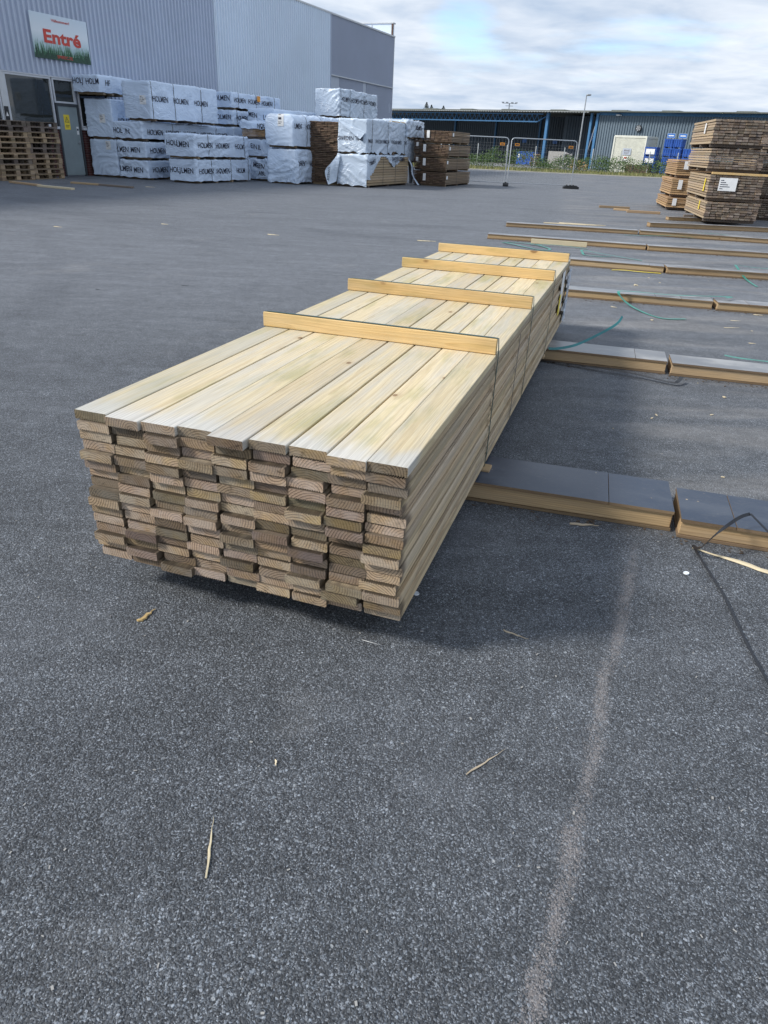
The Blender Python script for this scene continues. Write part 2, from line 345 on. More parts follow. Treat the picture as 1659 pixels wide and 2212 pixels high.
    hgt = n.math('ADD', n.math('MULTIPLY', core, n.math('MULTIPLY_ADD', s1[1], .6, .5)), n.math('MULTIPLY', n.step(v2.outputs['Distance'], .7, .2), .35))
    hgt = n.math('ADD', hgt, n.math('MULTIPLY', n.noise(p2, 28., 3, .6), 1.2))
    rg = n.math('MULTIPLY_ADD', s1[2], .25, .62)
    n.out(c, rg, n.bump(hgt, n.math('MULTIPLY_ADD', n.step(y, 12., 2.), .70, .05), .0035), spec=.4); return m
mk_asphalt()

def mk_wrap(name, c, glossy=.34):
    m, n = new_mat(name); co = n.vm('ADD', n.coord(), n.comb(n.math('MULTIPLY', n.rnd(), 60.), 0., 0.))
    cx, cy, cz = n.sep(co); uu = n.math('ADD', cx, cy); dr_ = n.math('MULTIPLY', n.math('SUBTRACT', n.noise(co, .8, 2), .5), 3.)
    def crease(k, ku, sc_):
        f = n.noise(n.comb(n.math('MULTIPLY_ADD', cz, k, n.math('ADD', n.math('MULTIPLY', uu, ku), dr_)), n.math('MULTIPLY', n.math('SUBTRACT', uu, cz), .35), 0.), sc_, 3, .55, .4)
        return n.math('POWER', n.math('SUBTRACT', 1., n.math('MULTIPLY', n.math('ABSOLUTE', n.math('SUBTRACT', f, .5)), 2.)), 6.)
    w1 = n.math('MULTIPLY', crease(2.2, 1.3, 2.6), n.step(n.noise(n.vm('ADD', co, (7., 0., 0.)), 1.1, 2), .4, .6))
    w2 = n.math('MULTIPLY', n.math('ADD', crease(-2.4, 1.0, 3.4), n.math('MULTIPLY', crease(5., .5, 2.2), .6)), n.step(n.noise(n.vm('ADD', co, (0., 9., 0.)), 1.3, 2), .42, .62))
    cc = n.mix(n.step(n.noise(co, 1.6, 4, .6), .5, .75), c, tuple(k*.86 for k in c))
    n.out(cc, glossy, n.bump(n.math('ADD', n.math('ADD', w1, w2), n.math('MULTIPLY', n.noise(co, 3., 3), .3)), .40, .035), spec=.45); return m
mk_wrap('wrap', (.62, .73, .88)); mk_wrap('wrap_silver', (.52, .61, .72), .24); mk_wrap('wrap_black', (.03, .032, .036), .4)  # white foil tinted blue for skylit shade; wrap_silver also darkened to stand for shade
plain('ink', (.018, .022, .045), .5, var=.1); plain('red_print', (.50, .035, .025), .5); plain('paper', (.78, .78, .77), .6, var=.06)
plain('strap_dark', (.05, .055, .06), .45); plain('strap_green', (.03, .23, .175), .35, var=.3); plain('strap_black', (.012, .013, .016), .4); plain('pack_strap', (.02, .06, .05), .4, var=.3); plain('strap_teal', (.03, .19, .20), .33, var=.3)
plain('yellow_print', (.80, .62, .05), .5); plain('orange_print', (.75, .30, .03), .5); plain('white_plastic', (.72, .76, .80), .4)
plain('clad_grey', (.47, .525, .63), .5, var=.05, scale=.4); plain('clad_pale', (.68, .76, .85), .5, var=.04, scale=.4); plain('clad_mid', (.41, .45, .54), .5, var=.05, scale=.4)  # grey sheeting leaned to blue, standing in for skylight on the shaded facade
plain('trim_light', (.55, .57, .58), .45, var=.06); plain('panel_blue', (.42, .47, .55), .5, var=.05); plain('alu', (.55, .57, .60), .4, var=.06)
plain('door_grey', (.25, .30, .31), .5, var=.10, scale=2.); plain('dark_room', (.03, .032, .035), .6)
plain('concrete', (.33, .32, .30), .85, bump=.2); plain('galv', (.42, .44, .46), .42, .6, var=.1); plain('galv_bright', (.40, .43, .46), .4, .4, var=.06); plain('rubber', (.022, .023, .025), .75)
plain('blue_steel', (.05, .17, .34), .5, var=.12); plain('blue_plastic', (.02, .085, .36), .4, var=.18, scale=3.); plain('blue_sign', (.03, .15, .45), .45)
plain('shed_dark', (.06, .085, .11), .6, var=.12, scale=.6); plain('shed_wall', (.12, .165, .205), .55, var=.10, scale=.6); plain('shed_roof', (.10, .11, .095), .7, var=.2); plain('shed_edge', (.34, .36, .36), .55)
plain('container_paint', (.66, .66, .58), .55, var=.1, scale=1.5); plain('rust_brown', (.095, .055, .042), .8, var=.25); plain('bark', (.09, .065, .045), .9)
plain('gravel', (.30, .28, .25), .9, var=.3, scale=3.); plain('verge_soil', (.17, .165, .09), .95, var=.35, scale=1.2); plain('far_yard', (.19, .19, .19), .9, var=.15, scale=.3)
plain('mixed_waste', (.42, .40, .38), .8, var=.5, scale=7., bump=.8)
def mk_leaf(name, a, b):
    m, n = new_mat(name); c = n.mix(n.isl(), a, b); n.out(c, .6, spec=.3); return m
mk_leaf('leaf', (.04, .085, .022), (.11, .17, .05)); mk_leaf('grass', (.12, .15, .045), (.30, .28, .12)); mk_leaf('spruce', (.016, .032, .016), (.04, .06, .028))
def mk_glass():
    m, n = new_mat('window_glass'); k = n.noise(n.coord(), .7, 2)
    n.out((.028, .032, .030), .03, n.bump(k, .08, .02), spec=.9); return m
mk_glass()
def mk_brick():
    m, n = new_mat('brick'); co = n.coord(); x, y, z = n.sep(co)
    b = n.add('ShaderNodeTexBrick', {'Vector': n.comb(y, z, 0.), 'Color1': (.10,.032,.030,1), 'Color2': (.065,.024,.024,1), 'Mortar': (.12,.09,.085,1), 'Scale': 1., 'Mortar Size': .008, 'Brick Width': .25, 'Row Height': .075})
    n.out(b.outputs[0], .85, n.bump(b.outputs['Fac'], -.3, .01), spec=.25); return m
mk_brick()
def mk_sign_face():
    m, n = new_mat('sign_print'); z = n.sep(n.coord())[2]
    n.out(n.ramp(n.math('MULTIPLY_ADD', z, .83, 0.), [(0., (.06,.14,.10)), (.25, (.42,.55,.58)), (.6, (.72,.77,.80)), (1., (.60,.69,.76))]), .45); return m
mk_sign_face()
plain('print_dark_green', (.018, .06, .035), .5); plain('print_green', (.035, .14, .06), .5); plain('print_pale_green', (.26, .42, .33), .5); plain('print_red', (.55, .055, .035), .5)

# ------------------------------------------------------------------ ground
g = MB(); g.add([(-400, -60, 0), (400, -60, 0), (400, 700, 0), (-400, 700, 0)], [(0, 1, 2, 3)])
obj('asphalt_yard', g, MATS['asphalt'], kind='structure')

# ------------------------------------------------------------------ the long pack of decking boards
PK = thing('lumber_pack', 'long strapped pack of pale grooved decking boards lying in the foreground', 'lumber pack', (0.0613, 1.7964, .1216), rot=(-.0055, 0, -.3013))
BW, BT, BL = .1205, .0312, 4.90
def board_profile(up, r=.005):
    hw, ht = BW/2, BT/2
    ng = 14; gp = (BW-.014)/ng; dp = .0034
    def corner(cx, cz, a0): return [(cx+r*math.cos(R(a0+k*45)), cz+r*math.sin(R(a0+k*45))) for k in range(3)]
    pts = corner(-hw+r, -ht+r, 180)+corner(hw-r, -ht+r, 270)+corner(hw-r, ht-r, 0)
    x = hw-.007
    for k in range(ng):                       # ribbed face
        pts += [(x-gp*.08, ht), (x-gp*.22, ht-dp), (x-gp*.66, ht-dp), (x-gp*.80, ht)]; x -= gp
    pts += corner(-hw+r, ht-r, 90)
    if not up: pts = [(-a, -b) for a, b in pts]
    return pts
def board_mesh(name, up, side, L, r=.005): return MB().prism(board_profile(up, r)[::-1], 0, L, 0, 1).mesh(name, [MATS[side], MATS['board_end']])
bm_up = board_mesh('board_ribs_up', True, 'board_side', BL); bm_dn = board_mesh('board_ribs_down', False, 'board_side', BL)
bm_top = board_mesh('board_top_row', False, 'board_top', BL, .003)
rb = random.Random(5)
NROW, NCOL = 16, 9
top_gap = [0, .007, .010, .001, .001, .010, .009, .008, .002]
for r in range(NROW):
    x = 0.0
    for c in range(NCOL):                       # from the right-hand edge to the left
        zc = (r+.5)*.0333 + rb.uniform(-.0005, .0005)
        if r == NROW-1:
            x -= [0, .0015, .009, .010, .010, .001, .0005, .009, .0085][c]*.78
            cx = x - BW/2; x -= BW
            yo = [-.004, -.012, .010, .004, -.020, .012, -.002, -.010, .006][c]
            me = bm_top; rz = rb.uniform(-.0005, .0005)
        else:
            cx = -(c+.5)*(BW+.0030) + rb.gauss(0, .0028) + (rb.choice([0, 0, .008, -.008]) if 0 < c < 8 else rb.uniform(-.007, .004)) + .010*(1-r/15.)*(c/8.)
            yo = rb.choice([rb.uniform(-.010, .010), rb.uniform(-.010, .010), rb.uniform(-.005, .005), rb.uniform(-.005, .005), -.014, .013, rb.uniform(-.010, .018)])
            me = bm_up if rb.random() < .6 else bm_dn; rz = rb.uniform(-.0008, .0008)
        link('board', me, PK, (cx, yo, zc), (rb.uniform(-.0006, .0002), rb.uniform(-.014, .014) if r < NROW-1 else 0, rz))
TOPZ = NROW*.0333+.0005
BPOS = [1.3324, 2.4585, 3.5897, 4.6822]
for i, by in enumerate(BPOS):
    bl_ = 1.13
    me1 = MB().bbox((-.0105, 0, 0), (.0105, bl_, .067), .0025).mesh('batten', MATS['batten_wood'])
    me2 = MB().bbox((-.0095, 0, 0), (.0095, bl_-.01, .065), .0025).mesh('batten', MATS['batten_wood'])
    for k, me in ((0, me1), (1, me2)):         # two laths on edge side by side
        b = link('batten', me, PK, (-.002-.004*k, by+.012+.0215*k, TOPZ), (0, 0, R(90)+.004*(i-1)))
    # one plastic band over battens and round the pack
    yb = by+.022
    path = [(-.56, yb, -.003), (.004, yb, -.003), (.006, yb, .05), (.006, yb, .30), (.0065, yb, TOPZ-.02), (.004, yb, TOPZ+.03), (.000, yb, TOPZ+.0680), (-.02, yb, TOPZ+.0690), (-.55, yb, TOPZ+.0690), (-1.105, yb, TOPZ+.0690), (-1.127, yb, TOPZ+.0670), (-1.128, yb, TOPZ), (-1.128, yb, .30), (-1.128, yb, .0), (-1.12, yb, -.003), (-.56, yb, -.003)]
    obj('strap', MB().ribbon(path, .016, (0, 1, 0), .0016), MATS['pack_strap'], PK)
    if i in (0, 2):
        obj('under_batten', MB().bbox((-1.13, by-.02, -.024), (.035 if i == 0 else .01, by+.055, -.004), .003), MATS['beam_wood'], PK)
obj('strap', MB().ribbon([(.008, 2.02, .02), (.008, 2.02, .25), (.0085, 2.03, TOPZ-.05)], .012, (0, 1, 0), .0014), MATS['strap_dark'], PK)
# delivery papers and the remains of the wrapping at the far end
obj('paper_label', MB().box((.005, 4.26, .20), (.0065, 4.46, .50)), MATS['paper'], PK)
obj('yellow_label', MB().box((.0075, 4.22, .17), (.009, 4.34, .33)), MATS['yellow_print'], PK)
wm = MB()
for k in range(9):
    y0 = 4.70+.022*k; z0 = .05+.05*k % .3; pts = [(.010+.014*abs(math.sin(j*1.7+k)), y0+.02*math.sin(j*2.1+k*1.3), .04+j*.07) for j in range(7)]
    wm.ribbon(smooth_path(pts, 3), .05, (0, 1, 0), .001)
obj('torn_wrapping', wm, MATS['wrap_silver'], PK)

# ------------------------------------------------------------------ low bearers of timber between film-faced sheets
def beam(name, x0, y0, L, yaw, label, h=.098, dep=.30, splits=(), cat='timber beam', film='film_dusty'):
    t = thing(name, label, cat, (x0, y0, 0), R(yaw), 'bearers laid out in rows on the yard')
    sh = .014
    obj('timber_core', MB().bbox((.004, .006, sh+.001), (L-.004, dep-.006, h-sh-.001), .003), MATS['beam_wood'], t)
    obj('bottom_sheet', MB().box((0, 0, .002), (L, dep, sh)), MATS['ply_edge'], t)
    cuts = [0, *splits, L]
    for a, b in zip(cuts, cuts[1:]):
        dz = random.uniform(0, .002)
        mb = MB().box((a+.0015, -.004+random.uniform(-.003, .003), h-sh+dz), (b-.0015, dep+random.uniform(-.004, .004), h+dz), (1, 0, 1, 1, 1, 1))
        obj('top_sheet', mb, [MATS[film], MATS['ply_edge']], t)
    return t
def lbeam(xr, yr, L, yaw, *a, **k):          # given by its right-hand end
    return beam('bearer_beam', xr-L*math.cos(R(yaw)), yr-L*math.sin(R(yaw)), L, yaw, *a, **k)
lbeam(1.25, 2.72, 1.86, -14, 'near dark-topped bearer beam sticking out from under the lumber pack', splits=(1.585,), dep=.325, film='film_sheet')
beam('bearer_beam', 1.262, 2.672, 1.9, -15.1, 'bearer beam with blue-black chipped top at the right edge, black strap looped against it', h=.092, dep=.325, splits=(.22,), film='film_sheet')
lbeam(2.06, 5.23, 1.75, -14.3, 'pale grey-topped bearer beam sticking out under the middle of the lumber pack', splits=(1.52,), dep=.30)
beam('bearer_beam', 2.085, 5.205, 1.9, -13.8, 'pale grey-topped bearer beam at the right edge with a green strap lying on it', h=.096, dep=.27)
lbeam(3.45, 7.89, 1.75, -12.7, 'bearer beam beside the far end of the pack with a long green strap across it', h=.088, dep=.24, splits=(1.15, 1.42))
beam('bearer_beam', 3.48, 7.845, 1.8, -9.5, 'brown-sided bearer beam right of the gap where the long green strap ends', h=.088, dep=.24, splits=(.32,))
lbeam(3.76, 10.43, 1.6, -14.8, 'bearer beam behind the pack with a yellow strip lying at its foot', h=.088, dep=.24, splits=(1.4,))
beam('bearer_beam', 3.785, 10.395, 2.2, -7.5, 'bearer beam at the right edge with a folded green strap leaning over it', h=.092, dep=.26)
lbeam(4.31, 13.04, 2.75, -13.2, 'long bearer beam behind the pack with a loose pale board leaning on it', h=.084, dep=.24, splits=(.5,))
beam('bearer_beam', 4.325, 12.98, 2.6, -8.5, 'long bearer beam at right, in line with the one the pale board leans on', h=.086, dep=.24)
lbeam(4.96, 15.68, 2.70, -8.6, 'long bearer beam with pale laths on the ground right behind it', h=.082, dep=.24, splits=(2.2,))
beam('bearer_beam', 4.985, 15.66, 3.0, -13.5, 'long bearer beam in front of the tall board stack, strap scraps at its foot', h=.09, dep=.26)
beam('bearer_beam', 5.79, 17.56, 3.6, 1.5, 'bearer beam running under the near bottom edge of the tall board stack', h=.10, dep=.22)
beam('bearer_beam', 6.97, 19.80, 2.2, 2.5, 'short end of a bearer beam showing left of the tall board stack', h=.085, dep=.2)

# ------------------------------------------------------------------ loose boards on the ground
def loose(x0, y0, x1, y1, h, dep, label, mat='loose_wood', z=0.):
    L = math.hypot(x1-x0, y1-y0)
    return obj('loose_board', MB().bbox((0, 0, .001), (L, dep, h), .004), MATS[mat], loc=(x0, y0, z), rot=(0, 0, math.atan2(y1-y0, x1-x0)), label=label, cat='board', group='loose boards lying on the asphalt')
loose(2.36, 13.262, 3.29, 13.045, .08, .024, 'pale loose board on edge against the long bearer beam behind the pack', 'splinter_wood')
loose(6.09, 23.42, 6.98, 23.30, .062, .10, 'leftmost of three short loose boards lying left of the board stacks')
loose(6.50, 21.9, 7.40, 21.75, .066, .12, 'nearest of three short loose boards lying left of the board stacks')
loose(6.30, 22.6, 6.72, 22.45, .05, .10, 'middle and shortest of three loose boards left of the board stacks')
loose(-11.2, 22.1, -10.0, 21.3, .05, .12, 'reddish loose board on the asphalt in front of the left pallet stack')
loose(-9.95, 21.12, -8.75, 20.52, .05, .12, 'light loose board on the asphalt, nearest of the boards before the door', 'splinter_wood')
loose(-9.82, 23.03, -8.87, 22.70, .05, .12, 'light brown loose board on the asphalt before the grey door')
loose(-8.85, 22.68, -7.72, 22.19, .05, .12, 'dark brown loose board lying before the wrapped packs', 'pallet_dark')

# ------------------------------------------------------------------ straps, splinters and scraps
def strap(pts, mat, label, wd=.016, side=None, k=6, name='plastic_strap'):
    return obj(name, MB().ribbon(smooth_path(pts, k), wd, side, .0014), MATS[mat], label=label, cat='strap', group='cut straps lying about')
Z0 = .006
strap([(1.84,13.15,Z0),(2.03,13.22,Z0),(2.37,13.0,.02),(2.56,12.54,Z0),(2.36,12.37,Z0),(1.95,12.93,.02),(1.86,13.1,.01)], 'strap_green', 'green strap in a flat loop on the ground left of the leaning pale board', 0.043)
strap([(2.3,12.98,.02),(2.76,12.92,.03),(3.26,12.80,Z0)], 'strap_green', 'green strap end running along the foot of the leaning pale board', 0.036)
strap([(3.82,11.62,Z0),(3.27,12.06,.03),(3.03,12.22,.05),(3.0,12.1,.03),(3.03,11.94,Z0),(3.41,11.89,Z0)], 'strap_green', 'green strap bent double behind the beam with the yellow strip', 0.035)
strap([(5.5,10.45,.112),(5.05,10.60,.112),(4.84,10.62,.13),(4.80,10.52,.12),(4.79,10.15,.02),(4.697,9.578,Z0)], 'strap_green', 'green strap folded over the beam at the right edge, end on the ground', 0.032)
strap([(3.60,7.95,.12),(3.67,8.06,.115),(3.07,8.06,.105),(2.56,8.08,.12),(2.44,7.98,.115),(2.52,7.86,.03),(2.605,7.51,Z0),(2.72,7.269,Z0),(2.949,7.275,.01)], 'strap_green', 'long green strap lying along a beam beside the pack and curling to the ground', 0.030)
strap([(1.20,5.40,.112),(1.27,5.41,.112),(1.42,5.46,.135),(1.60,5.55,.20),(1.74,5.60,.275),(1.79,5.64,.33)], 'strap_teal', 'teal strap end springing up from the beam beside the pack', 0.019, (-.4, .3, 1))
strap([(1.0,5.52,Z0),(1.39,5.322,.02),(1.739,5.132,.03),(2.0,4.96,.02),(2.06,4.96,.03),(2.10,5.02,.045)], 'strap_black', 'black strap on the ground in front of the pale grey-topped beam', 0.029)
strap([(2.571,5.455,.11),(2.638,5.423,.105),(2.75,5.38,.104),(3.0,5.30,.104)], 'strap_green', 'green strap end lying on the pale grey beam at the right edge', 0.032)
strap([(4.61,15.44,Z0),(5.03,15.40,.02),(5.6,15.42,.04),(6.0,15.35,.02)], 'strap_green', 'green strap scrap along the foot of the beam before the tall stack', 0.036)
strap([(6.55,16.6,Z0),(6.9,16.5,.02),(7.35,16.2,Z0)], 'strap_green', 'green strap scrap on the ground under the near corner of the tall stack', 0.036)
strap([(1.303,2.595,Z0),(1.287,2.50,.05),(1.345,2.52,.105),(1.41,2.56,.135),(1.47,2.60,.150),(1.515,2.62,.155)], 'strap_black', 'black strap arching up against the chipped beam at the right edge', 0.014, (.7, .7, .35))
strap([(1.515,2.62,.155),(1.56,2.50,.12),(1.64,2.38,.06)], 'strap_black', 'thin black strap end falling from the arched one', 0.011)
strap([(1.303,2.60,Z0),(1.293,2.434,Z0),(1.282,2.222,Z0),(1.244,1.94,Z0),(1.224,1.733,Z0),(1.20,1.5,Z0)], 'strap_black', 'long black strap running along the ground towards the bottom right', .009)
strap([(3.043,10.47,Z0),(3.2,10.40,.02),(3.4,10.38,.012),(3.704,10.36,Z0)], 'yellow_print', 'yellow strip lying at the foot of a beam behind the pack', 0.043)

def splinter(x0, y0, x1, y1, wd, label, mat='splinter_wood', th=.5, z=.0025):
    L = math.hypot(x1-x0, y1-y0); k = 9; mb = MB(); vs = []; wd *= .72 if y0 < 4 else .85
    rr = random.Random(int(x0*1000+y0*77))
    for i in range(k+1):
        t = i/k; ww = wd*(.25+.9*math.sin(math.pi*min(t*1.15+.12, 1))**.8)/2*(1 if t < .98 else .15); c = rr.uniform(-.28, .28)*wd; ww *= rr.uniform(.7, 1.15)
        hh = wd*th*(1-.6*t); vs += [(t*L, c-ww, z), (t*L, c+ww, z), (t*L, c+ww*.6, z+hh), (t*L, c-ww*.7, z+hh*.8)]
    fs = []
    for i in range(k):
        a, b = 4*i, 4*i+4
        for j in range(4): fs.append((a+j, a+(j+1) % 4, b+(j+1) % 4, b+j))
    fs += [(3, 2, 1, 0), (4*k, 4*k+1, 4*k+2, 4*k+3)]; mb.add(vs, fs)
    return obj('wood_splinter', mb, MATS[mat], loc=(x0, y0, 0), rot=(0, 0, math.atan2(y1-y0, x1-x0)), label=label, cat='splinter', group='wood splinters on the asphalt')
splinter(1.62, 2.352, 1.298, 2.582, .030, 'long pale splinter at the right edge pointing at the arched black strap')
splinter(.817, 2.742, .944, 2.739, .020, 'flat grey-brown chip on the ground before the near dark-topped beam', 'grey_splinter')
splinter(.423, 1.947, .502, 1.904, .009, 'small brown splinter on the ground right of the pack corner', 'grey_splinter')
splinter(.246, 1.319, .363, 1.415, .0075, 'grey thin splinter lying slanted in the right foreground', 'grey_splinter')
splinter(-.802, 1.901, -.765, 1.975, .020, 'short thick brown chip on the ground before the left end of the pack', 'batten_wood')
splinter(-.352, .995, -.374, 1.159, .0078, 'long pale splinter lying upright in the picture in the left foreground')
splinter(-.053, 1.86, .009, 1.837, .0025, 'hair-thin white splinter below the right bottom corner of the pack', 'paper')
splinter(-.253, 1.338, -.249, 1.316, .008, 'tiny pale chip in the middle of the foreground')
for i, (a, b, c, d_, wd, lab) in enumerate([(-5.68,12.42,-5.53,12.39,.03,'far left'),(-4.234,13.54,-4.107,13.51,.03,'left middle distance'),(-7.58,23.05,-7.31,23.11,.04,'wrapped packs'),(-3.056,7.404,-3.017,7.406,.02,'dark'),(-2.30,7.83,-2.22,7.84,.015,'thin dark'),(-2.19,12.73,-1.99,12.69,.035,'mid'),(.351,12.85,.672,12.856,.04,'long'),(2.325,7.78,2.376,7.74,.02,'r1'),(3.012,9.266,3.051,9.237,.05,'r2'),(3.31,17.32,4.68,17.30,.07,'lath'),(3.7,17.5,4.75,17.42,.06,'lath2'),(3.427,7.334,3.535,7.34,.012,'r3'),(3.19,6.376,3.25,6.361,.015,'r4'),(3.216,6.978,3.385,7.01,.012,'r5'),(3.82,7.70,3.934,7.69,.02,'r6')]):
    labs = ['pale splinter far out on the empty asphalt at left', 'second pale splinter on the empty asphalt, right of the far left one', 'pale splinter on the ground before the wrapped packs', 'small dark chip on the left asphalt above the pack', 'thin dark splinter on the left asphalt just above the pack', 'pale splinter on the open asphalt above the middle of the pack', 'long pale splinter on the open asphalt behind the far end of the pack', 'pale chip on the ground beside the far end of the pack', 'round pale chip between two rows of beams beside the pack', 'longer of two pale laths behind the row of long beams', 'shorter of two pale laths behind the row of long beams', 'thin pale splinter right of the curl of the long green strap', 'pale splinter near the right edge before the second row of beams', 'brownish thin splinter near the right edge between beam rows', 'pale splinter at the foot of the brown-sided beam by the right edge']
    splinter(a, b, c, d_, wd, labs[i], 'strap_dark' if i in (3, 4) else 'splinter_wood', .35)
BEAMS = [(o.location.x, o.location.y, o.rotation_euler.z) for o in col.objects if o.name.startswith('bearer_beam')]
def cap(x, y, r, label):
    mb = MB(); k = 14
    a = [(r*math.cos(2*math.pi*i/k), r*math.sin(2*math.pi*i/k)) for i in range(k)]
    vs = [(p, q, .004) for p, q in a]+[(p*.92, q*.92, .008) for p, q in a]+[(p*.7, q*.7, .0065) for p, q in a]
    fs = [(i, (i+1) % k, k+(i+1) % k, k+i) for i in range(k)]+[(k+i, k+(i+1) % k, 2*k+(i+1) % k, 2*k+i) for i in range(k)]+[list(range(2*k, 3*k))]
    mb.add(vs, fs); obj('plastic_disc', mb, MATS['white_plastic'], loc=(x, y, 0), label=label, cat='plastic disc', group='white plastic discs on the ground')
cap(1.196, 2.372, .0115, 'small white plastic disc on the asphalt left of the long black strap')
cap(.131, 2.141, .0115, 'small white plastic disc in the shadow at the pack corner')
def scatter(name, label, n_, mat, fn, size):
    mb = MB(); rr = random.Random(77)
    for _ in range(n_):
        x, y = fn(rr); a = rr.uniform(0, 6.28); l = size*rr.uniform(.4, 1.6); ww = l*rr.uniform(.2, .6); h = ww*rr.uniform(.2, .5)
        M = Matrix.Translation((x, y, .002)) @ Matrix.Rotation(a, 4, 'Z'); mb.box((-l/2, -ww/2, 0), (l/2, ww/2, h), 0, M)
    obj(name, mb, MATS[mat], label=label, cat='debris', kind='stuff')
scatter('wood_crumbs', 'tiny pale wood crumbs scattered over the asphalt beside the pack', 70, 'splinter_wood', lambda r: ((lambda y: (y*.28+r.uniform(.3, 2.2)*(y/6), y))(r.uniform(3, 17))), .018)
scatter('loose_grit', 'tiny pale stones scattered over the foreground asphalt', 420, 'concrete', lambda r: (r.uniform(-1.6, 1.8), .6+r.random()**1.3*3.5), .006)

def by_beam(r):
    x, y, a = r.choice(BEAMS); t = r.uniform(0, 2.2); o = -abs(r.gauss(0, .05))-.01
    return x+t*math.cos(a)-o*math.sin(a), y+t*math.sin(a)+o*math.cos(a)
scatter('beam_litter', 'brown bark bits and dirt gathered along the feet of the bearer beams', 900, 'bark', by_beam, .014)
# ------------------------------------------------------------------ wrapped and open packs before the hall
YAW = -22.0; LW = Vector((math.sin(R(22)), math.cos(R(22)), 0)); NW = Vector((math.cos(R(22)), -math.sin(R(22)), 0)); PW = Vector((-10.9, 26.3, 0))
def wp(s, nn, z=0.): return PW+LW*s+NW*nn+Vector((0, 0, z))

class Wrap:
    """foil-wrapped pack in local coords: x 0..w (towards the yard is w), y 0..L, z 0..h; foil mapped onto a rounded creased box"""
    def __init__(s, w, L, h, seed, rad=.045, top=None, amp=.016, bulge=.0, ragged=.03, dirs=(1., .6)):
        s.w, s.L, s.h, s.seed, s.rad, s.top, s.amp, s.bulge, s.ragged, s.dirs = w, L, h, seed, rad, top or rad, amp, bulge, ragged, dirs
    def wr(s, p):
        q = Vector((p.x*1.0+s.seed*7.1, p.y+s.seed*3.3, p.z*1.0+s.seed))
        u = p.y+p.x*.9; v = p.z
        a = mnoise.noise(q*1.3)
        # diagonal pull folds: ridged noise along slanted coordinates that wander
        b = mnoise.noise(Vector((u*.9+s.seed*2.7, v*1.1, s.seed*4.4)))
        k1 = (u*s.dirs[0]+v*(1.3+1.6*b)+a*.35)*3.6+s.seed; k2 = (u*s.dirs[1]*.8-v*(1.5-1.2*b)+a*.3)*4.0+s.seed*5
        f1 = max(0, 1-abs(mnoise.noise(Vector((k1, (u*.4-v)*.5, s.seed*2.))))*4.5)
        f2 = max(0, 1-abs(mnoise.noise(Vector((k2, (u*.3+v)*.6, s.seed*3.+9))))*4.5)
        m1 = max(0, min(1, .55+1.6*mnoise.noise(q*.9+Vector((5, 5, 5))))); m2 = max(0, min(1, .5-1.6*mnoise.noise(q*.8+Vector((9, 1, 3)))))
        return s.amp*.85*(1.9*f1*f1*m1+1.8*f2*f2*m2+.10*mnoise.noise(q*6.)+a*1.1-.5)
    def map(s, p, off=0.):
        p = Vector(p); r = s.rad; rt = s.top
        rx = rt if p.z > s.h-rt-.001 else r
        c = Vector((min(max(p.x, rx), s.w-rx), min(max(p.y, r), s.L-r), min(p.z, s.h-rt)))
        d = p-c
        if d.length < 1e-6: return p
        nrm = d.normalized()
        rr = rt if d.z > 1e-6 and rt > r else r
        sx = abs(nrm.z); rad_ = r+(rt-r)*sx
        q = c+Vector((nrm.x*(rx if abs(nrm.x) > 1e-6 else 0), nrm.y*r, nrm.z*rt))
        k = s.bulge*math.sin(math.pi*min(max(p.z/s.h, 0), 1))
        q = q+nrm*(s.wr(p)+k+off)
        if p.z < .03: q.z += s.ragged*(mnoise.noise(Vector((p.x*4+s.seed, p.y*4, s.seed)))-.2)
        return q
    def foil(s, cell=.042, keep=None):
        mb = MB(); idx = {}
        def vid(p):
            k = (round(p[0], 4), round(p[1], 4), round(p[2], 4))
            if k not in idx: idx[k] = len(mb.v); mb.v.append(tuple(s.map(p)))
            return idx[k]
        def lin(a, m_): n_ = max(2, int(math.ceil(a/m_))); return [a*i/n_ for i in range(n_+1)]
        X, Y, Z = lin(s.w, cell), lin(s.L, cell*1.3), lin(s.h, cell)
        def quad(a, b, c, d):
            if keep:
                m_ = [(a[i]+b[i]+c[i]+d[i])/4 for i in range(3)]
                if not keep(*m_): return
            mb.f.append([vid(a), vid(b), vid(c), vid(d)]); mb.m.append(0); mb.s.append(True)
        for i in range(len(X)-1):
            for j in range(len(Z)-1):
                quad((X[i],0,Z[j]), (X[i+1],0,Z[j]), (X[i+1],0,Z[j+1]), (X[i],0,Z[j+1]))
                quad((X[i+1],s.L,Z[j]), (X[i],s.L,Z[j]), (X[i],s.L,Z[j+1]), (X[i+1],s.L,Z[j+1]))
        for i in range(len(Y)-1):
            for j in range(len(Z)-1):
                quad((s.w,Y[i],Z[j]), (s.w,Y[i+1],Z[j]), (s.w,Y[i+1],Z[j+1]), (s.w,Y[i],Z[j+1]))
                quad((0,Y[i+1],Z[j]), (0,Y[i],Z[j]), (0,Y[i],Z[j+1]), (0,Y[i+1],Z[j+1]))
        for i in range(len(X)-1):
            for j in range(len(Y)-1):
                quad((X[i],Y[j],s.h), (X[i+1],Y[j],s.h), (X[i+1],Y[j+1],s.h), (X[i],Y[j+1],s.h))
        return mb
    def letters(s, body, face, a0, z0, ht, stretch=.86, keep=None, tilt=0.):
        vs, fs, wd = text_mesh(body, .010); ht *= 1.12; k = ht/.73; mb = MB(); out = []
        for x, y in vs:
            a = a0+x*k*stretch; z = z0+y*k+tilt*(a-a0)
            p = (s.w, a, z) if face == 'side' else (a, 0, z)
            out.append(s.map(p, .016))
        mb.add(out, fs); return mb

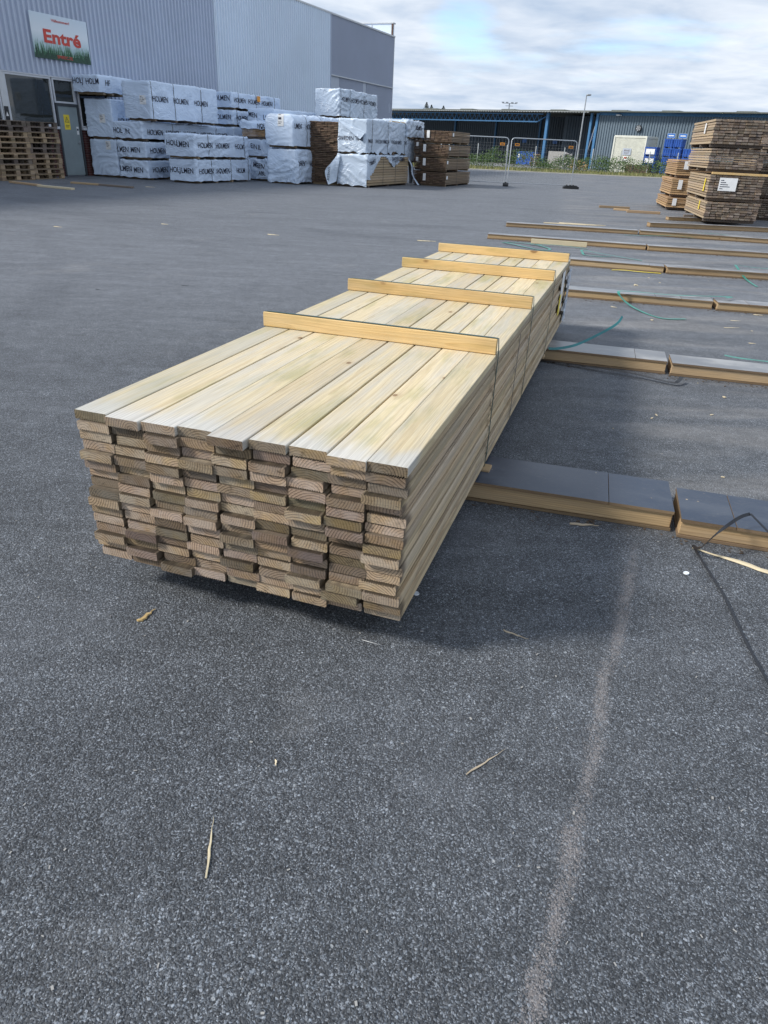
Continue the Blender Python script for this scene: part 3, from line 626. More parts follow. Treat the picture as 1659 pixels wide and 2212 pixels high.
def wrapped(label, s0, n0, n1, z0, z1, L, seed, side=(), end=(), mat='wrap', straps=(), tag=None, skid=True, yaw=0., foil=None, **kw):
    t = thing('wrapped_pack', label, 'wrapped pack', wp(s0, n0, z0), R(YAW+yaw), 'foil-wrapped timber packs before the hall')
    base = .07 if skid else .0
    W = Wrap(n1-n0, L, z1-z0-base, seed, **kw)
    def up(mb): mb.v = [(x, y, z+base) for x, y, z in mb.v]; return mb
    obj('foil_wrap', up(W.foil(keep=foil)), MATS[mat], t)
    if skid:
        for i, y in enumerate([.25+ (L-.5)*k/3 for k in range(4)]):
            obj('skid', MB().box((.03, y-.05, .002), (n1-n0-.04, y+.05, base+.012)), MATS['pallet_wood'], t)
        obj('bottom_boards', MB().box((.05, .05, base-.004), (n1-n0-.05, L-.05, base+.06)), MATS['brown_board'], t)
    for body, a0, zz, ht in side: obj('printed_lettering', up(W.letters(body, 'side', a0, zz, ht)), MATS['ink'], t)
    for it in end:
        body, a0, zz, ht = it[:4]; obj('printed_lettering', up(W.letters(body, 'end', a0, zz, ht, tilt=it[4] if len(it) > 4 else 0.)), MATS['ink'], t)
    for y in straps:
        pts = [W.map((W.w, y, W.h*k/10), .008) for k in range(11)]+[W.map((W.w*(1-k/8), y, W.h), .008) for k in range(9)]
        mb = up(MB().ribbon(pts, .022, (0, 1, 0), .002)); obj('strap', mb, MATS['strap_dark'], t)
    if tag:
        x, z, tw, th_ = tag; mb = MB(); k = 4
        vs = [W.map((x+tw*i/k, 0, z+th_*j/k), .010) for j in range(k+1) for i in range(k+1)]
        mb.add(vs, [(j*(k+1)+i, j*(k+1)+i+1, (j+1)*(k+1)+i+1, (j+1)*(k+1)+i) for j in range(k) for i in range(k)])
        pl = obj('paper_label', up(mb), MATS['paper'], t)
        lm = MB()
        for q in range(4):
            zz = z+th_*(.82-.17*q); lm.add([W.map((x+tw*a, 0, zz+b), .014) for a, b in ((.12, 0), (.5+.3*((q*7) % 3)/3, 0), (.5+.3*((q*7) % 3)/3, .014), (.12, .014))], [(0, 1, 2, 3)])
        obj('print_lines', up(lm), MATS['ink'], pl)
    return t
def rep(a0, zz, ht, n_, pitch=.98): return [('HOLMEN', a0+i*pitch, zz, ht) for i in range(n_)]
H = .15
# column beside the door
wrapped('plain-ended wrapped pack on the ground beside the grey door', 1.15, -.42, .75, .0, 1.18, 3.4, 1, tag=(.72, .80, .22, .26), amp=.022)
wrapped('plain-ended wrapped pack second up beside the door, label on its end', 1.15, -.45, .72, 1.19, 2.40, 3.4, 2, side=[('HOLMEN', .25, .42, H)], tag=(.62, .42, .24, .26), amp=.020)
wrapped('low wrapped pack on timber at the top of the column beside the door', .85, -.55, .60, 2.50, 3.06, 1.7, 3, end=[('HOLJ', .06, .24, H), ('HOLM', .62, .22, H)], side=[('HF', .3, .2, H)], amp=.024)
# second column
wrapped('lowest pack of the second column, folded lettering on its end', 1.1, .84, 2.06, 0, .60, 3.3, 4, end=[('LMEN', .04, .17, H), ('MEN', .62, .15, H)], side=rep(.22, .17, H, 3), amp=.026)
wrapped('second pack from the ground of the second column, folded lettering', 1.1, .82, 2.05, .62, 1.17, 3.3, 5, end=[('LMEN', .03, .14, H), ('MEN', .60, .14, H)], side=rep(.20, .14, H, 3), amp=.026)
wrapped('long low wrapped pack beneath the big tall one', 1.1, .74, 1.97, 1.19, 1.76, 5.3, 6, end=[('HOL', .02, .14, H), ('/N', .50, .12, H)], side=rep(.25, .12, H, 5), straps=(1.6, 4.2), amp=.022)
wrapped('big tall wrapped pack with three straps on top of the second column', 1.1, 1.30, 2.42, 1.79, 2.94, 3.75, 7, side=[('HOLMEN', .12, .50, H), ('HOLMEN', 1.2, .50, H), ('HOLMEN', 2.35, .50, H)], straps=(.10, 1.25, 2.75), tag=(.70, .40, .26, .26), amp=.014)
# third column
wrapped('wrapped pack on the ground with the nearest end, broken lettering on its corner', 1.1, 2.92, 4.05, 0, .73, 3.3, 8, end=[('HOLJ', .05, .24, H), ('LMEN', .52, .23, H)], side=rep(.15, .22, H, 2)+[('HOLM', 2.35, .22, H)], straps=(.85, 2.0, 3.1), amp=.024)
wrapped('wrapped pack lying on the one with the nearest end', 1.05, 2.88, 4.08, .74, 1.46, 3.2, 9, end=[('HOU', .10, .30, H), ('LMEN', .50, .27, H)], side=rep(.18, .26, H, 2)+[('HOLM', 2.3, .25, H)], straps=(.75, 2.9), amp=.022)
# behind: two packs against the pale wall
wrapped('wrapped pack with a small orange sticker, highest one against the pale wall', 6.0, 1.0, 2.28, 2.37, 2.95, 3.6, 10, end=[('HOLMEN', .35, .22, .16)], side=rep(.15, .18, H, 3), straps=(.45, 1.7, 3.1), amp=.018)
wrapped('wrapped pack right below the one with the orange sticker', 6.0, 1.0, 2.30, 1.80, 2.35, 3.4, 11, end=[('HOLMEN', .42, .16, .15)], side=rep(.2, .15, H, 3), straps=(.25,), amp=.02)
wrapped('lower pack half hidden under the sticker pack', 6.0, 1.0, 2.30, 1.0, 1.78, 3.4, 31, amp=.02)
obj('sticker', MB().box((0, 0, 0), (.006, .22, .2)), MATS['orange_print'], label='small orange square sticker on a wrapped pack high against the pale wall', cat='sticker', loc=wp(6.0+1.72, 2.325, 2.72), rot=(0, 0, R(YAW)))
wrapped('wide wrapped pack behind the rounded one, lettering sloping on its end', 6.3, 2.75, 3.95, 1.80, 2.45, 4.6, 12, end=[('MEN', .06, .30, .15, -.15), ('LM', .72, .20, .15, -.15)], amp=.02, top=.09)
wrapped('plain wrapped pack low down behind the torn bundle', 6.3, 2.75, 3.95, .9, 1.78, 4.6, 32, amp=.02)
# narrow gap column
wrapped('bottom pack in the narrow gap, lettering folded over', 5.1, 3.35, 4.55, 0, .76, 3.0, 13, end=[('MEEN', .36, .40, .15, -.12), ('ABL', .58, .12, .13)], amp=.035)
wrapped('second pack in the narrow gap, lettering sloping', 5.1, 3.32, 4.55, .78, 1.40, 3.0, 14, end=[('EIN', .30, .26, .14, -.2), ('IL', .62, .20, .15)], amp=.035)

def open_pack(name, label, s0, n0, n1, z0, z1, L, side, end, bt=.04, bw=.125, seed=0, yaw=0., skid=True, at=None, grp='packs of bare boards before the hall', tags=(), strp=(), jit=.02, rz=None, tagm='paper', skmat='pallet_dark'):
    loc = wp(s0, n0, z0) if at is None else at
    t = thing(name, label, 'board pack', loc, R(YAW+yaw) if rz is None else R(rz), grp)
    base = .07 if skid else 0.; w = n1-n0; h = z1-z0-base
    nx, nz = max(1, round(w/bw)), max(1, round(h/bt)); rr = random.Random(seed); mb = MB(); bx, bz = w/nx, h/nz
    for k in range(nz):
        lj = rr.uniform(-.016, .016)
        for i in range(nx):
            y0 = rr.uniform(-jit, jit); ex = rr.uniform(-.004, .004)+(lj if i in (0, nx-1) else 0)
            g1, g2 = rr.uniform(.002, .008), rr.uniform(.008, .016)
            mb.box((i*bx+ex+g1, y0, base+k*bz+.001), ((i+1)*bx+ex, y0+L+rr.uniform(-jit, jit), base+(k+1)*bz-g2), (0, 0, 1, 0, 1, 0))
    obj('boards', mb, [MATS[side], MATS[end]], t, kind='stuff')
    if skid:
        for y in [.15+(L-.3)*k/2 for k in range(3)]: obj('skid', MB().box((.02, y-.05, .002), (w-.02, y+.05, base-.001)), MATS[skmat], t)
    for (face, a, z, tw, th_) in tags:
        if face == 'end': m_ = MB().box((a, -.035, z+base), (a+tw, -.031, z+base+th_))
        elif face == 'left': m_ = MB().box((-.022, a, z+base), (-.018, a+tw, z+base+th_))
        else: m_ = MB().box((w+.018, a, z+base), (w+.022, a+tw, z+base+th_))
        pl = obj('paper_label', m_, MATS[tagm if face != 'end' else 'paper'], t)
        if face == 'end' and tw > .2:
            lm = MB()
            for q in range(5): lm.box((a+tw*.08, -.0385, z+base+th_*(.78-.16*q)), (a+tw*(.25+.5*((q*5) % 4)/4), -.037, z+base+th_*(.78-.16*q)+.014))
            obj('print_lines', lm, MATS['ink'], pl)
    for y in strp:
        pts = [(w+.016, y, base), (w+.016, y, z1-z0+.004), (-.016, y, z1-z0+.004), (-.016, y, base)]
        obj('strap', MB().ribbon(pts, .02, (0, 1, 0), .003), MATS['strap_dark'], t)
    return t
torn = open_pack('torn_pack', 'bundle of orange-brown boards with torn foil heaped on top in the narrow gap', 5.1, 3.25, 4.50, 1.41, 1.78, 3.0, 'orange_board', 'orange_board', seed=3)
Wt = Wrap(1.30, 2.9, .20, 41, rad=.08, amp=.05, ragged=.10)
mb = Wt.foil(.05); mb.v = [(x-.02, y-.06, z+.35) for x, y, z in mb.v]; obj('torn_foil', mb, MATS['wrap'], torn)
mb = Wt.letters('NOL', 'end', .75, .02, .12); mb.v = [(x-.02, y-.06, z+.35) for x, y, z in mb.v]; obj('printed_lettering', mb, MATS['ink'], torn)
# fourth column: rounded pack over a draped one
wrapped('wrapped pack with a high rounded top on the draped pack', 4.25, 4.80, 5.94, 1.17, 2.24, 3.6, 15, side=[('LMEN', .06, .55, .15), ('HOLMEN', .85, .55, .15), ('HOLMEN', 1.95, .55, .15)], tag=(.52, .60, .24, .26), amp=.022, top=.24, bulge=.02, straps=(.95, 2.1))
wrapped('wrapped pack on the ground with loosely draped shiny foil', 4.3, 4.84, 6.0, 0, 1.14, 3.6, 16, side=[('LMEN', .10, .55, .15), ('HOLMEN', .95, .52, .15)], mat='wrap', amp=.042, bulge=.05, ragged=.08, dirs=(.5, .9))
# brown stack and the packs right of it
for i, (a, b) in enumerate([(.0, .54), (.55, 1.07), (1.08, 1.58), (1.59, 2.08)]):
    open_pack('board_pack', ['bottom', 'second', 'third', 'topmost'][i]+' pack of the dark brown board column between the wrapped packs', 5.42+[.0, .04, .02, .05][i], 6.02-.03*i, 7.12-.02*i, a, b, 3.4, 'brown_board', 'brown_end', .055, .15, seed=20+i, skid=(i == 0), jit=.03, skmat='pallet_wood')
wrapped('tall shiny wrapped pack standing alone high at the back against the grey wall', 9.0, 4.25, 5.38, 2.30, 3.32, 3.75, 17, side=[('HOLMEN', .1, .52, .15), ('HOLMEN', 1.0, .52, .15), ('HOLMEN', 1.9, .52, .15), ('HOLMEN', 2.8, .52, .15)], mat='wrap_silver', amp=.03, straps=(.05, .95, 2.3))
wrapped('plain wrapped pack carrying the tall shiny one at the back', 9.0, 4.2, 5.40, 1.1, 2.28, 3.75, 18, amp=.02)
wrapped('shiny wrapped pack peeping out behind the pack with bold black print', 8.9, 7.15, 8.40, 1.66, 2.30, 1.9, 19, side=[('HOLMEN', .75, .26, .15)], mat='wrap_silver', amp=.03)
wrapped('plain wrapped pack under the shiny one that peeps out', 9.3, 6.9, 8.2, .8, 1.65, 1.6, 33, amp=.02)
st = wrapped('wrapped pack with bold black print on a torn pack', 5.24, 7.18, 8.33, 1.08, 2.19, 4.0, 20, side=[('EMBER', .10, .30, .11), ('SWEDEN TIMBER', .75, .30, .11), ('SWEDEN TIMBER', 2.15, .30, .11), ('SWE', 3.5, .30, .11)], end=[('SWEDEN TIMB', .03, .36, .115)], mat='wrap_silver', amp=.024, straps=(.45, 1.85, 3.6), ragged=.09)
fl = MB(); fl.add([(.02, -.05, 1.06), (1.12, -.06, .70), (.92, -.10, .47), (.30, -.09, .86)], [(0, 3, 1), (3, 2, 1)]); fl.add([(.02, -.045, 1.06), (1.12, -.055, .70), (.92, -.09, .47), (.30, -.08, .86)], [(0, 1, 3), (3, 1, 2)])
obj('loose_flap', fl, MATS['wrap_silver'], st)
obj('top_batten', MB().bbox((1.0, 2.3, 1.10), (1.09, 3.75, 1.135), .004), MATS['batten_wood'], st)
# torn pack at the front
tp = open_pack('torn_pack', 'pack of weathered boards on the ground, its foil torn open along the side', 5.24, 7.20, 8.40, 0, 1.02, 3.9, 'far_board', 'far_board', .085, .20, seed=31, strp=(1.35, 2.55), jit=.008)
Wp = Wrap(1.23, 3.95, .98, 22, rad=.05, amp=.035, ragged=.10)
def keep(x, y, z):
    if x > 1.2: return z > .98-.12-(.70 if y < .22 else max(0, .62-(y-.2)*.72))-.10*math.sin(y*2.6+1.)*(y > 1.)-(.20*math.exp(-((y-2.3)/.5)**2))
    if y > 3.9: return z > .55
    return True
def shift(mb, a=-.010, b=-.05, c=.085): mb.v = [(x+a, y+b, z+c) for x, y, z in mb.v]; return mb
obj('torn_foil', shift(Wp.foil(.045, keep)), MATS['wrap_silver'], tp)
obj('printed_lettering', shift(Wp.letters('SWEDEN TIMBER', 'side', 2.2, .78, .13)), MATS['ink'], tp)
obj('printed_lettering', shift(Wp.letters('TIMBER', 'side', .12, .62, .12, tilt=.25)), MATS['ink'], tp)
def cloth(pts_a, pts_b, k=10, seed=0, amp=.05):
    A = smooth_path(pts_a, 5); B = smooth_path(pts_b, 5); mb = MB(); nn = len(A)
    vs = []
    for i in range(nn):
        for j in range(k+1):
            p = A[i].lerp(B[i], j/k); q = mnoise.noise(Vector((p.x*3+seed, p.y*3, p.z*2)))*amp+mnoise.noise(Vector((p.x*8+seed, p.y*8, p.z*3)))*amp*.5
            vs.append(p+Vector((q*.6, -q, 0)))
    mb.add(vs, [(i*(k+1)+j, i*(k+1)+j+1, (i+1)*(k+1)+j+1, (i+1)*(k+1)+j) for i in range(nn-1) for j in range(k)], 0, True); return mb
obj('hanging_flap', cloth([(.0, -.06, 1.02), (-.18, -.20, .75), (-.36, -.32, .48), (-.22, -.34, .04)], [(.12, -.06, 1.03), (.10, -.12, .75), (.06, -.14, .45), (.02, -.16, .16)], 8, 3.), MATS['wrap_silver'], tp)
obj('hanging_tail', cloth([(1.22, 3.75, .98), (1.30, 3.95, .72), (1.32, 4.05, .40), (1.60, 4.0, .02)], [(1.24, 3.95, .90), (1.34, 4.05, .68), (1.36, 4.12, .36), (1.66, 4.08, .015)], 3, 8., .03), MATS['wrap_silver'], tp)
obj('black_lining', cloth([(1.20, 3.85, .86), (1.22, 3.95, .5), (1.25, 4.0, .06)], [(1.24, 4.25, .86), (1.30, 4.3, .5), (1.34, 4.1, .06)], 5, 12., .03), MATS['wrap_black'], tp)
vs_, fs_, wd_ = text_mesh('SWEDEN', .014); mb = MB()
mb.add([(-.20+.12*(y_)-.10*(x_/wd_), -.36+.06*(x_/wd_)-.02, .62-x_/wd_*.56) for x_, y_ in vs_], fs_); obj('printed_lettering', mb, MATS['ink'], tp)
# brown labelled stack at the right end of the row
for i, (n0, n1, a, b, L, ds) in enumerate([(8.80, 9.88, 0, .52, 3.3, 0), (8.76, 9.86, .55, 1.03, 3.2, 0), (8.74, 9.92, 1.05, 1.51, 2.9, 0), (8.84, 10.0, 1.54, 2.0, 2.4, .05)]):
    open_pack('board_pack', ['bottom', 'second', 'third', 'topmost'][i]+' pack of the brown labelled stack beside the mesh fence', 9.55+ds, n0, n1, a, b, L, 'brown_board', 'brown_end', .058, .14, seed=50+i, tags=[('end', .12, .12, .12, .26), ('side', .05, .20, .16, .12)], skmat='pallet_wood', strp=(1.4,))
for i, (a, b) in enumerate([(0, .55), (.56, 1.08), (1.09, 1.66)]):
    open_pack('board_pack', ['bottom', 'middle', 'top'][i]+' pack of the shadowed brown stack left of the labelled one', 9.75, 8.42-.02*i, 8.72, a, b, 2.2, 'brown_board', 'brown_end', .058, .14, seed=60+i, tags=[('end', .10, .26, .10, .14)] if i else [])

# ------------------------------------------------------------------ pallets beside the door
def pallet_meshes():
    d_ = {}
    d_['deck'] = lambda wd, ln, th_: MB().box((-wd/2, -ln/2, 0), (wd/2, ln/2, th_))
    return d_
PM = {}
for dk in ('pallet_wood', 'pallet_dark'):
    PM[dk] = dict(deck=MB().box((-.0725, -.6, 0), (.0725, .6, .022)).mesh('deck_board', MATS[dk]), deckn=MB().box((-.05, -.6, 0), (.05, .6, .022)).mesh('deck_board', MATS[dk]),
                  cross=MB().box((-.4, -.0725, 0), (.4, .0725, .022)).mesh('cross_board', MATS[dk]), block=MB().box((-.05, -.0725, 0), (.05, .0725, .078)).mesh('block', MATS[dk]), base=MB().box((-.05, -.6, 0), (.05, .6, .022)).mesh('base_board', MATS[dk]))
ORD = ['bottom', 'second', 'third', 'fourth', 'fifth', 'sixth', 'seventh', 'eighth', 'ninth', 'tenth', 'topmost']
rp = random.Random(9)
for si, (s0, n0, where) in enumerate([(-3.0, .22, 'of the left stack at the picture edge'), (-1.62, .02, 'of the right stack beside the grey door')]):
    for k in range(11):
        dk = 'pallet_dark' if k >= 9 or (si == 1 and k in (5, 6)) or (si == 0 and k == 3) else 'pallet_wood'
        pm_ = PM[dk]; t = thing('wooden_pallet', f'{ORD[k]} wooden pallet {where}', 'pallet', wp(s0+rp.uniform(-.03, .03), n0+rp.uniform(-.03, .03), k*.1455), R(YAW+rp.uniform(-1.5, 1.5)), 'stacked pallets beside the door')
        for x in (-.35, 0, .35): link('base_board', pm_['base'], t, (x, 0, .0005))
        for x in (-.35, 0, .35):
            for y in (-.527, 0, .527): link('block', pm_['block'], t, (x, y, .0228))
        for y in (-.527, 0, .527): link('cross_board', pm_['cross'], t, (0, y, .101))
        for x, q in ((-.3275, 'deck'), (-.165, 'deckn'), (0, 'deck'), (.165, 'deckn'), (.3275, 'deck')): link('deck_board', pm_[q], t, (x, 0, .1233))

# ------------------------------------------------------------------ the hall with ribbed cladding
NB = -.60
HL = thing('warehouse_hall', 'tall grey hall clad in ribbed metal with entrance door at left', 'building', wp(0, NB), R(YAW))
# local: x outwards from the facade, y along it, z up
def ribbed(y0, y1, z0, z1, per=.20, dep=.065, x=0.):
    pts = []; y = y0
    while y < y1-1e-4:
        for a, b in ((0, 0), (.28, 0), (.40, dep), (.68, dep), (.80, 0)):
            if y+a*per < y1: pts.append((y+a*per, b))
        y += per
    pts.append((y1, 0)); mb = MB(); vs = []
    for a, b in pts: vs += [(x+b, a, z0), (x+b, a, z1)]
    mb.add(vs, [(2*i, 2*i+2, 2*i+3, 2*i+1) for i in range(len(pts)-1)]); return mb
SEND = 28.5
obj('shell', MB().box((-16, -16, 0), (-.03, SEND-.05, 7.30)), MATS['clad_mid'], HL)
obj('wall_cladding', ribbed(-16, 9.2, 2.94, 7.35), MATS['clad_grey'], HL)
obj('wall_cladding', ribbed(9.2, 19.7, 0.2, 7.35, x=.04), MATS['clad_pale'], HL, label='paler section of ribbed cladding')
obj('wall_cladding', ribbed(2.6, 9.2, .2, 2.93), MATS['clad_grey'], HL)
obj('wall_cladding', ribbed(19.7, SEND, 4.66, 7.35, .12), MATS['clad_mid'], HL)
obj('wall_cladding', ribbed(20.9, 24.0, .2, 4.60, .12), MATS['clad_mid'], HL)
obj('wall_cladding', ribbed(24.45, SEND, .2, 4.60, .12), MATS['clad_mid'], HL)
for a, b in ((19.75, 20.85), (24.03, 24.42)): obj('flat_panel', MB().box((-.01, a, .2), (.03, b, 4.60)), MATS['panel_blue'], HL)
obj('flat_panel', MB().box((.028, 27.95, 3.22), (.05, 28.25, 3.75)), MATS['panel_blue'], HL)
obj('ledge', MB().bbox((-.02, 19.72, 4.605), (.13, SEND-.1, 4.655), .005), MATS['trim_light'], HL)
obj('roof_edge', MB().bbox((-.30, -16, 7.352), (.10, SEND+.02, 7.44), .01), MATS['trim_light'], HL)
for k, yy in enumerate((9.2, 19.7)): obj('corner_trim', MB().box((.002, yy-.03, .2 if k else 2.96), (.108, yy+.03, 7.348)), MATS['clad_pale' if k == 0 else 'clad_mid'], HL)
obj('corner_trim', MB().box((-.05, SEND-.02, 0), (.05, SEND+.05, 7.348)), MATS['trim_light'], HL)
par = obj('end_parapet', MB().box((-4.6, SEND-.30, 7.445), (.03, SEND-.08, 8.04)), MATS['clad_pale'], HL)
obj('parapet_cap', MB().bbox((-4.65, SEND-.35, 8.042), (.08, SEND+.03, 8.11), .008), MATS['trim_light'], par)
obj('parapet_post', MB().box((-.05, SEND-.34, 7.445), (.07, SEND-.302, 8.04)), MATS['rust_brown'], par)
for q in (-1.4, -2.8): obj('parapet_seam', MB().box((q-.02, SEND-.325, 7.45), (q+.02, SEND-.302, 8.03)), MATS['trim_light'], par)
# base wall, glazing, door
obj('base_wall', MB().box((-.028, -16, 0), (.06, -.02, 1.42)), MATS['brick'], HL)
obj('base_wall', MB().box((-.028, 1.06, 0), (.06, 2.6, 1.42)), MATS['brick'], HL)
obj('window_sill', MB().bbox((-.02, -6, 1.422), (.14, -.02, 1.50), .006), MATS['alu'], HL)
obj('window_sill', MB().bbox((-.02, 1.06, 1.422), (.14, 2.6, 1.50), .006), MATS['alu'], HL)
obj('drip_edge', MB().bbox((-.02, -16, 2.90), (.06, 2.6, 2.938), .004), MATS['alu'], HL)
def window(y0, y1, z0, z1, fr=.05):
    wn = obj('window', MB().box((-.026, y0, z0), (-.004, y1, z1)), MATS['window_glass'], HL)
    for nm, a, b in (('frame', (-.003, y0-.002, z0), (.05, y0+fr, z1)), ('frame', (-.003, y1-fr, z0), (.05, y1+.002, z1)), ('frame', (-.003, y0+fr+.001, z1-fr), (.048, y1-fr-.001, z1)), ('frame', (-.003, y0+fr+.001, z0), (.048, y1-fr-.001, z0+fr))):
        obj(nm, MB().box(a, b), MATS['alu'], wn)
window(-1.88, -.06, 1.505, 2.895); window(-4.0, -2.12, 1.505, 2.895)
window(.0, .92, 2.19, 2.895); window(1.06, 2.5, 1.505, 2.895)
obj('white_pillar', MB().box((-.02, -2.10, 1.505), (.07, -1.90, 2.895)), MATS['trim_light'], HL)
dr = obj('door', MB().bbox((-.02, .075, .03), (.035, .925, 2.10), .004), MATS['door_grey'], HL)
for a, b in (((.0, .0, 0), (.06, .07, 2.185)), ((.0, .93, 0), (.06, 1.0, 2.185)), ((.0, .072, 2.105), (.058, .928, 2.185))): obj('door_frame', MB().box(a, b), MATS['strap_dark'], dr)
obj('handle', MB().tube([(.035, .86, 1.02), (.075, .86, 1.02), (.08, .74, 1.02)], .012), MATS['galv'], dr); obj('lock_plate', MB().box((.0355, .83, .93), (.042, .89, 1.10)), MATS['galv'], dr)
ws = obj('warning_sign', MB().box((.0355, .28, 1.42), (.040, .53, 1.86)), MATS['yellow_print'], dr)
tri = MB()
def tri_ring(cy, cz, a, b, x): 
    o = [(x, cy+a*math.sin(2*math.pi*k/3), cz+a*math.cos(2*math.pi*k/3)) for k in range(3)]; i_ = [(x, cy+b*math.sin(2*math.pi*k/3), cz+b*math.cos(2*math.pi*k/3)) for k in range(3)]
    return o+i_, [(k, (k+1) % 3, 3+(k+1) % 3, 3+k) for k in range(3)]
tri.add(*tri_ring(.405, 1.69, .115, .085, .0415)); tri.box((.041, .397, 1.66), (.0425, .413, 1.735)); tri.box((.041, .397, 1.635), (.0425, .413, 1.648))
for q in range(2): tri.box((.041, .32, 1.54-.045*q), (.0425, .49-.03*q, 1.555-.045*q))
obj('warning_print', tri, MATS['ink'], ws)
stk = obj('door_sticker', MB().box((.0355, .79, 1.28), (.039, .88, 1.52)), MATS['paper'], dr); obj('print', MB().box((.0395, .80, 1.40), (.041, .87, 1.46)), MATS['ink'], stk)
obj('dark_notice_plate', MB().box((.072, -2.09, 1.52), (.078, -1.93, 1.98)), MATS['strap_black'], HL)
obj('plate_mark', MB().add([(.080, -2.06, 1.72), (.080, -1.96, 1.72), (.080, -2.01, 1.84)], [(0, 1, 2)]), MATS['paper'], HL)
# the entrance sign
SG = thing('entrance_sign', 'white entrance sign with red lettering above green printed forest, on the hall wall', 'sign', wp(-.57, NB+.072, 3.40), R(YAW))
SW, SH = 2.37, 1.21
obj('sign_panel', MB().bbox((0, 0, 0), (.03, SW, SH), .004), MATS['sign_print'], SG)
for li, (mat, hmin, hmax, cnt, xx, wd) in enumerate((('print_pale_green', .34, .56, 44, .0315, .10), ('print_green', .22, .46, 46, .0325, .11), ('print_dark_green', .14, .40, 52, .0335, .10))):
    mb = MB(); rr = random.Random(li+3)
    mb.add([(xx, .004, .004), (xx, SW-.004, .004), (xx, SW-.004, hmin*.6), (xx, .004, hmin*.6)], [(0, 1, 2, 3)])
    for k in range(cnt):
        c = .03+(SW-.06)*(k+rr.uniform(-.4, .4))/(cnt-1); c = min(max(c, .06), SW-.06); hh = rr.uniform(hmin, hmax); ww = wd*rr.uniform(.5, 1.); hh *= (1.1-.35*math.sin(math.pi*c/SW)) if li == 2 else 1.
        x1 = xx+.0002*(k % 4)
        for j in range(4):
            z0 = hmin*.3+(hh-hmin*.3)*j/4; z1 = min(hh, hmin*.3+(hh-hmin*.3)*(j+1.6)/4); q = ww*(1-j/4.4)/2
            mb.add([(x1, max(c-q, .003), z0), (x1, min(c+q, SW-.003), z0), (x1, c, z1)], [(0, 1, 2)])
    obj('printed_forest', mb, MATS[mat], SG)
text_flat('sign_lettering', 'Välkommen!', .76, .075, lambda a, b: (.0365, .84+a, 1.03+b), MATS['print_red'], SG, .02)
text_flat('sign_lettering', 'Entré', 1.56, .36, lambda a, b: (.0365, .45+a, .45+b), MATS['print_red'], SG, .035)
text_flat('sign_lettering', 'SPIREC.SE', .66, .085, lambda a, b: (.0365, .90+a, .055+b), MATS['print_red'], SG, .015)

# ------------------------------------------------------------------ mesh fence panels on feet
def fence_panel(x0, y0, x1, y1, label, lean=0.):
    L = math.hypot(x1-x0, y1-y0); t = thing('mesh_fence', label, 'mesh fence', (x0, y0, 0), math.atan2(y1-y0, x1-x0), 'mesh fence panels standing on the yard')
    z0, z1, r = .14, 1.90, .14
    p = [(0, 0, .05), (0, 0, z1-r)]+[(r-r*math.cos(R(a)), 0, z1-r+r*math.sin(R(a))) for a in (30, 60, 90)]+[(L-r+r*math.sin(R(a)), 0, z1-r+r*math.cos(R(a))) for a in (0, 30, 60, 90)]+[(L, 0, .05)]
    obj('tube_frame', MB().tube(p, .022, 8), MATS['galv_bright'], t); obj('bottom_rail', MB().tube([(0, 0, z0), (L, 0, z0)], .017, 6), MATS['galv'], t)
    mb = MB(); k = int(L/.13)
    for i in range(1, k): mb.tube([(L*i/k, 0, z0), (L*i/k, 0, z1)], .0022, 3)
    for j in range(1, 8): mb.tube([(.01, .004, z0+(z1-z0)*j/8), (L-.01, .004, z0+(z1-z0)*j/8)], .0022, 3)
    obj('wire_mesh', mb, MATS['galv'], t, kind='stuff')
    for x in (.16, L-.36): tg = obj('name_plate', MB().box((x, -.032, 1.60), (x+.20, -.026, 1.70)), MATS['orange_print'], t); obj('plate_print', MB().box((x+.03, -.0345, 1.63), (x+.17, -.033, 1.67)), MATS['ink'], tg)
    return t
fence_panel(1.75, 34.95, 4.64, 34.62, 'left mesh fence panel beside the brown labelled stack')
fence_panel(4.76, 34.62, 7.66, 34.92, 'right mesh fence panel standing free before the far yard')
for (x, y, a, lab) in ((4.70, 34.58, 80, 'dark fence foot where the two mesh panels meet'), (7.66, 34.90, 5, 'dark fence foot under the right end of the mesh fence')):
    t = thing('rubber_ballast', lab, 'fence foot', (x, y, 0), R(a), 'dark feet of the mesh fence')
    obj('foot_block', MB().prism([(-.34, .0), (.34, .0), (.34, .08), (.22, .14), (-.22, .14), (-.34, .08)], -.11, .11), MATS['rubber'], t)
    for q in (-.2, -.05, .1): obj('socket', MB().tube([(q, 0, .1405), (q, 0, .165)], .032, 8), MATS['rubber'], t)

# ------------------------------------------------------------------ board stacks at the right
RS = dict(rz=-11., grp='packs of bare boards stacked on the right')
def rstack(x, y, specs, w, L, where, side, end, seed, bt=.054, bw=.14, **kw):
    for i, (a, b, dx, dy, tg) in enumerate(specs):
        name = ['bottom', 'second', 'third', 'topmost'] if len(specs) == 4 else ['bottom', 'middle', 'topmost']
        c, s_ = math.cos(R(-11)), math.sin(R(-11))
        t = open_pack('board_pack', name[i]+' pack of '+where, 0, 0, w, a, b, L, side, end, bt, bw, seed=seed+i, at=(x+dx*c-dy*s_, y+dx*s_+dy*c, a), tags=tg, tagm='yellow_print' if i in (0, 1) else 'paper', jit=.018, **RS, **kw)
        if where.startswith('the tall') and i == 1: obj('batten', MB().bbox((.02, -.02, b-a+.004), (w+.06, .06, b-a+.052), .004), MATS['batten_wood'], t)
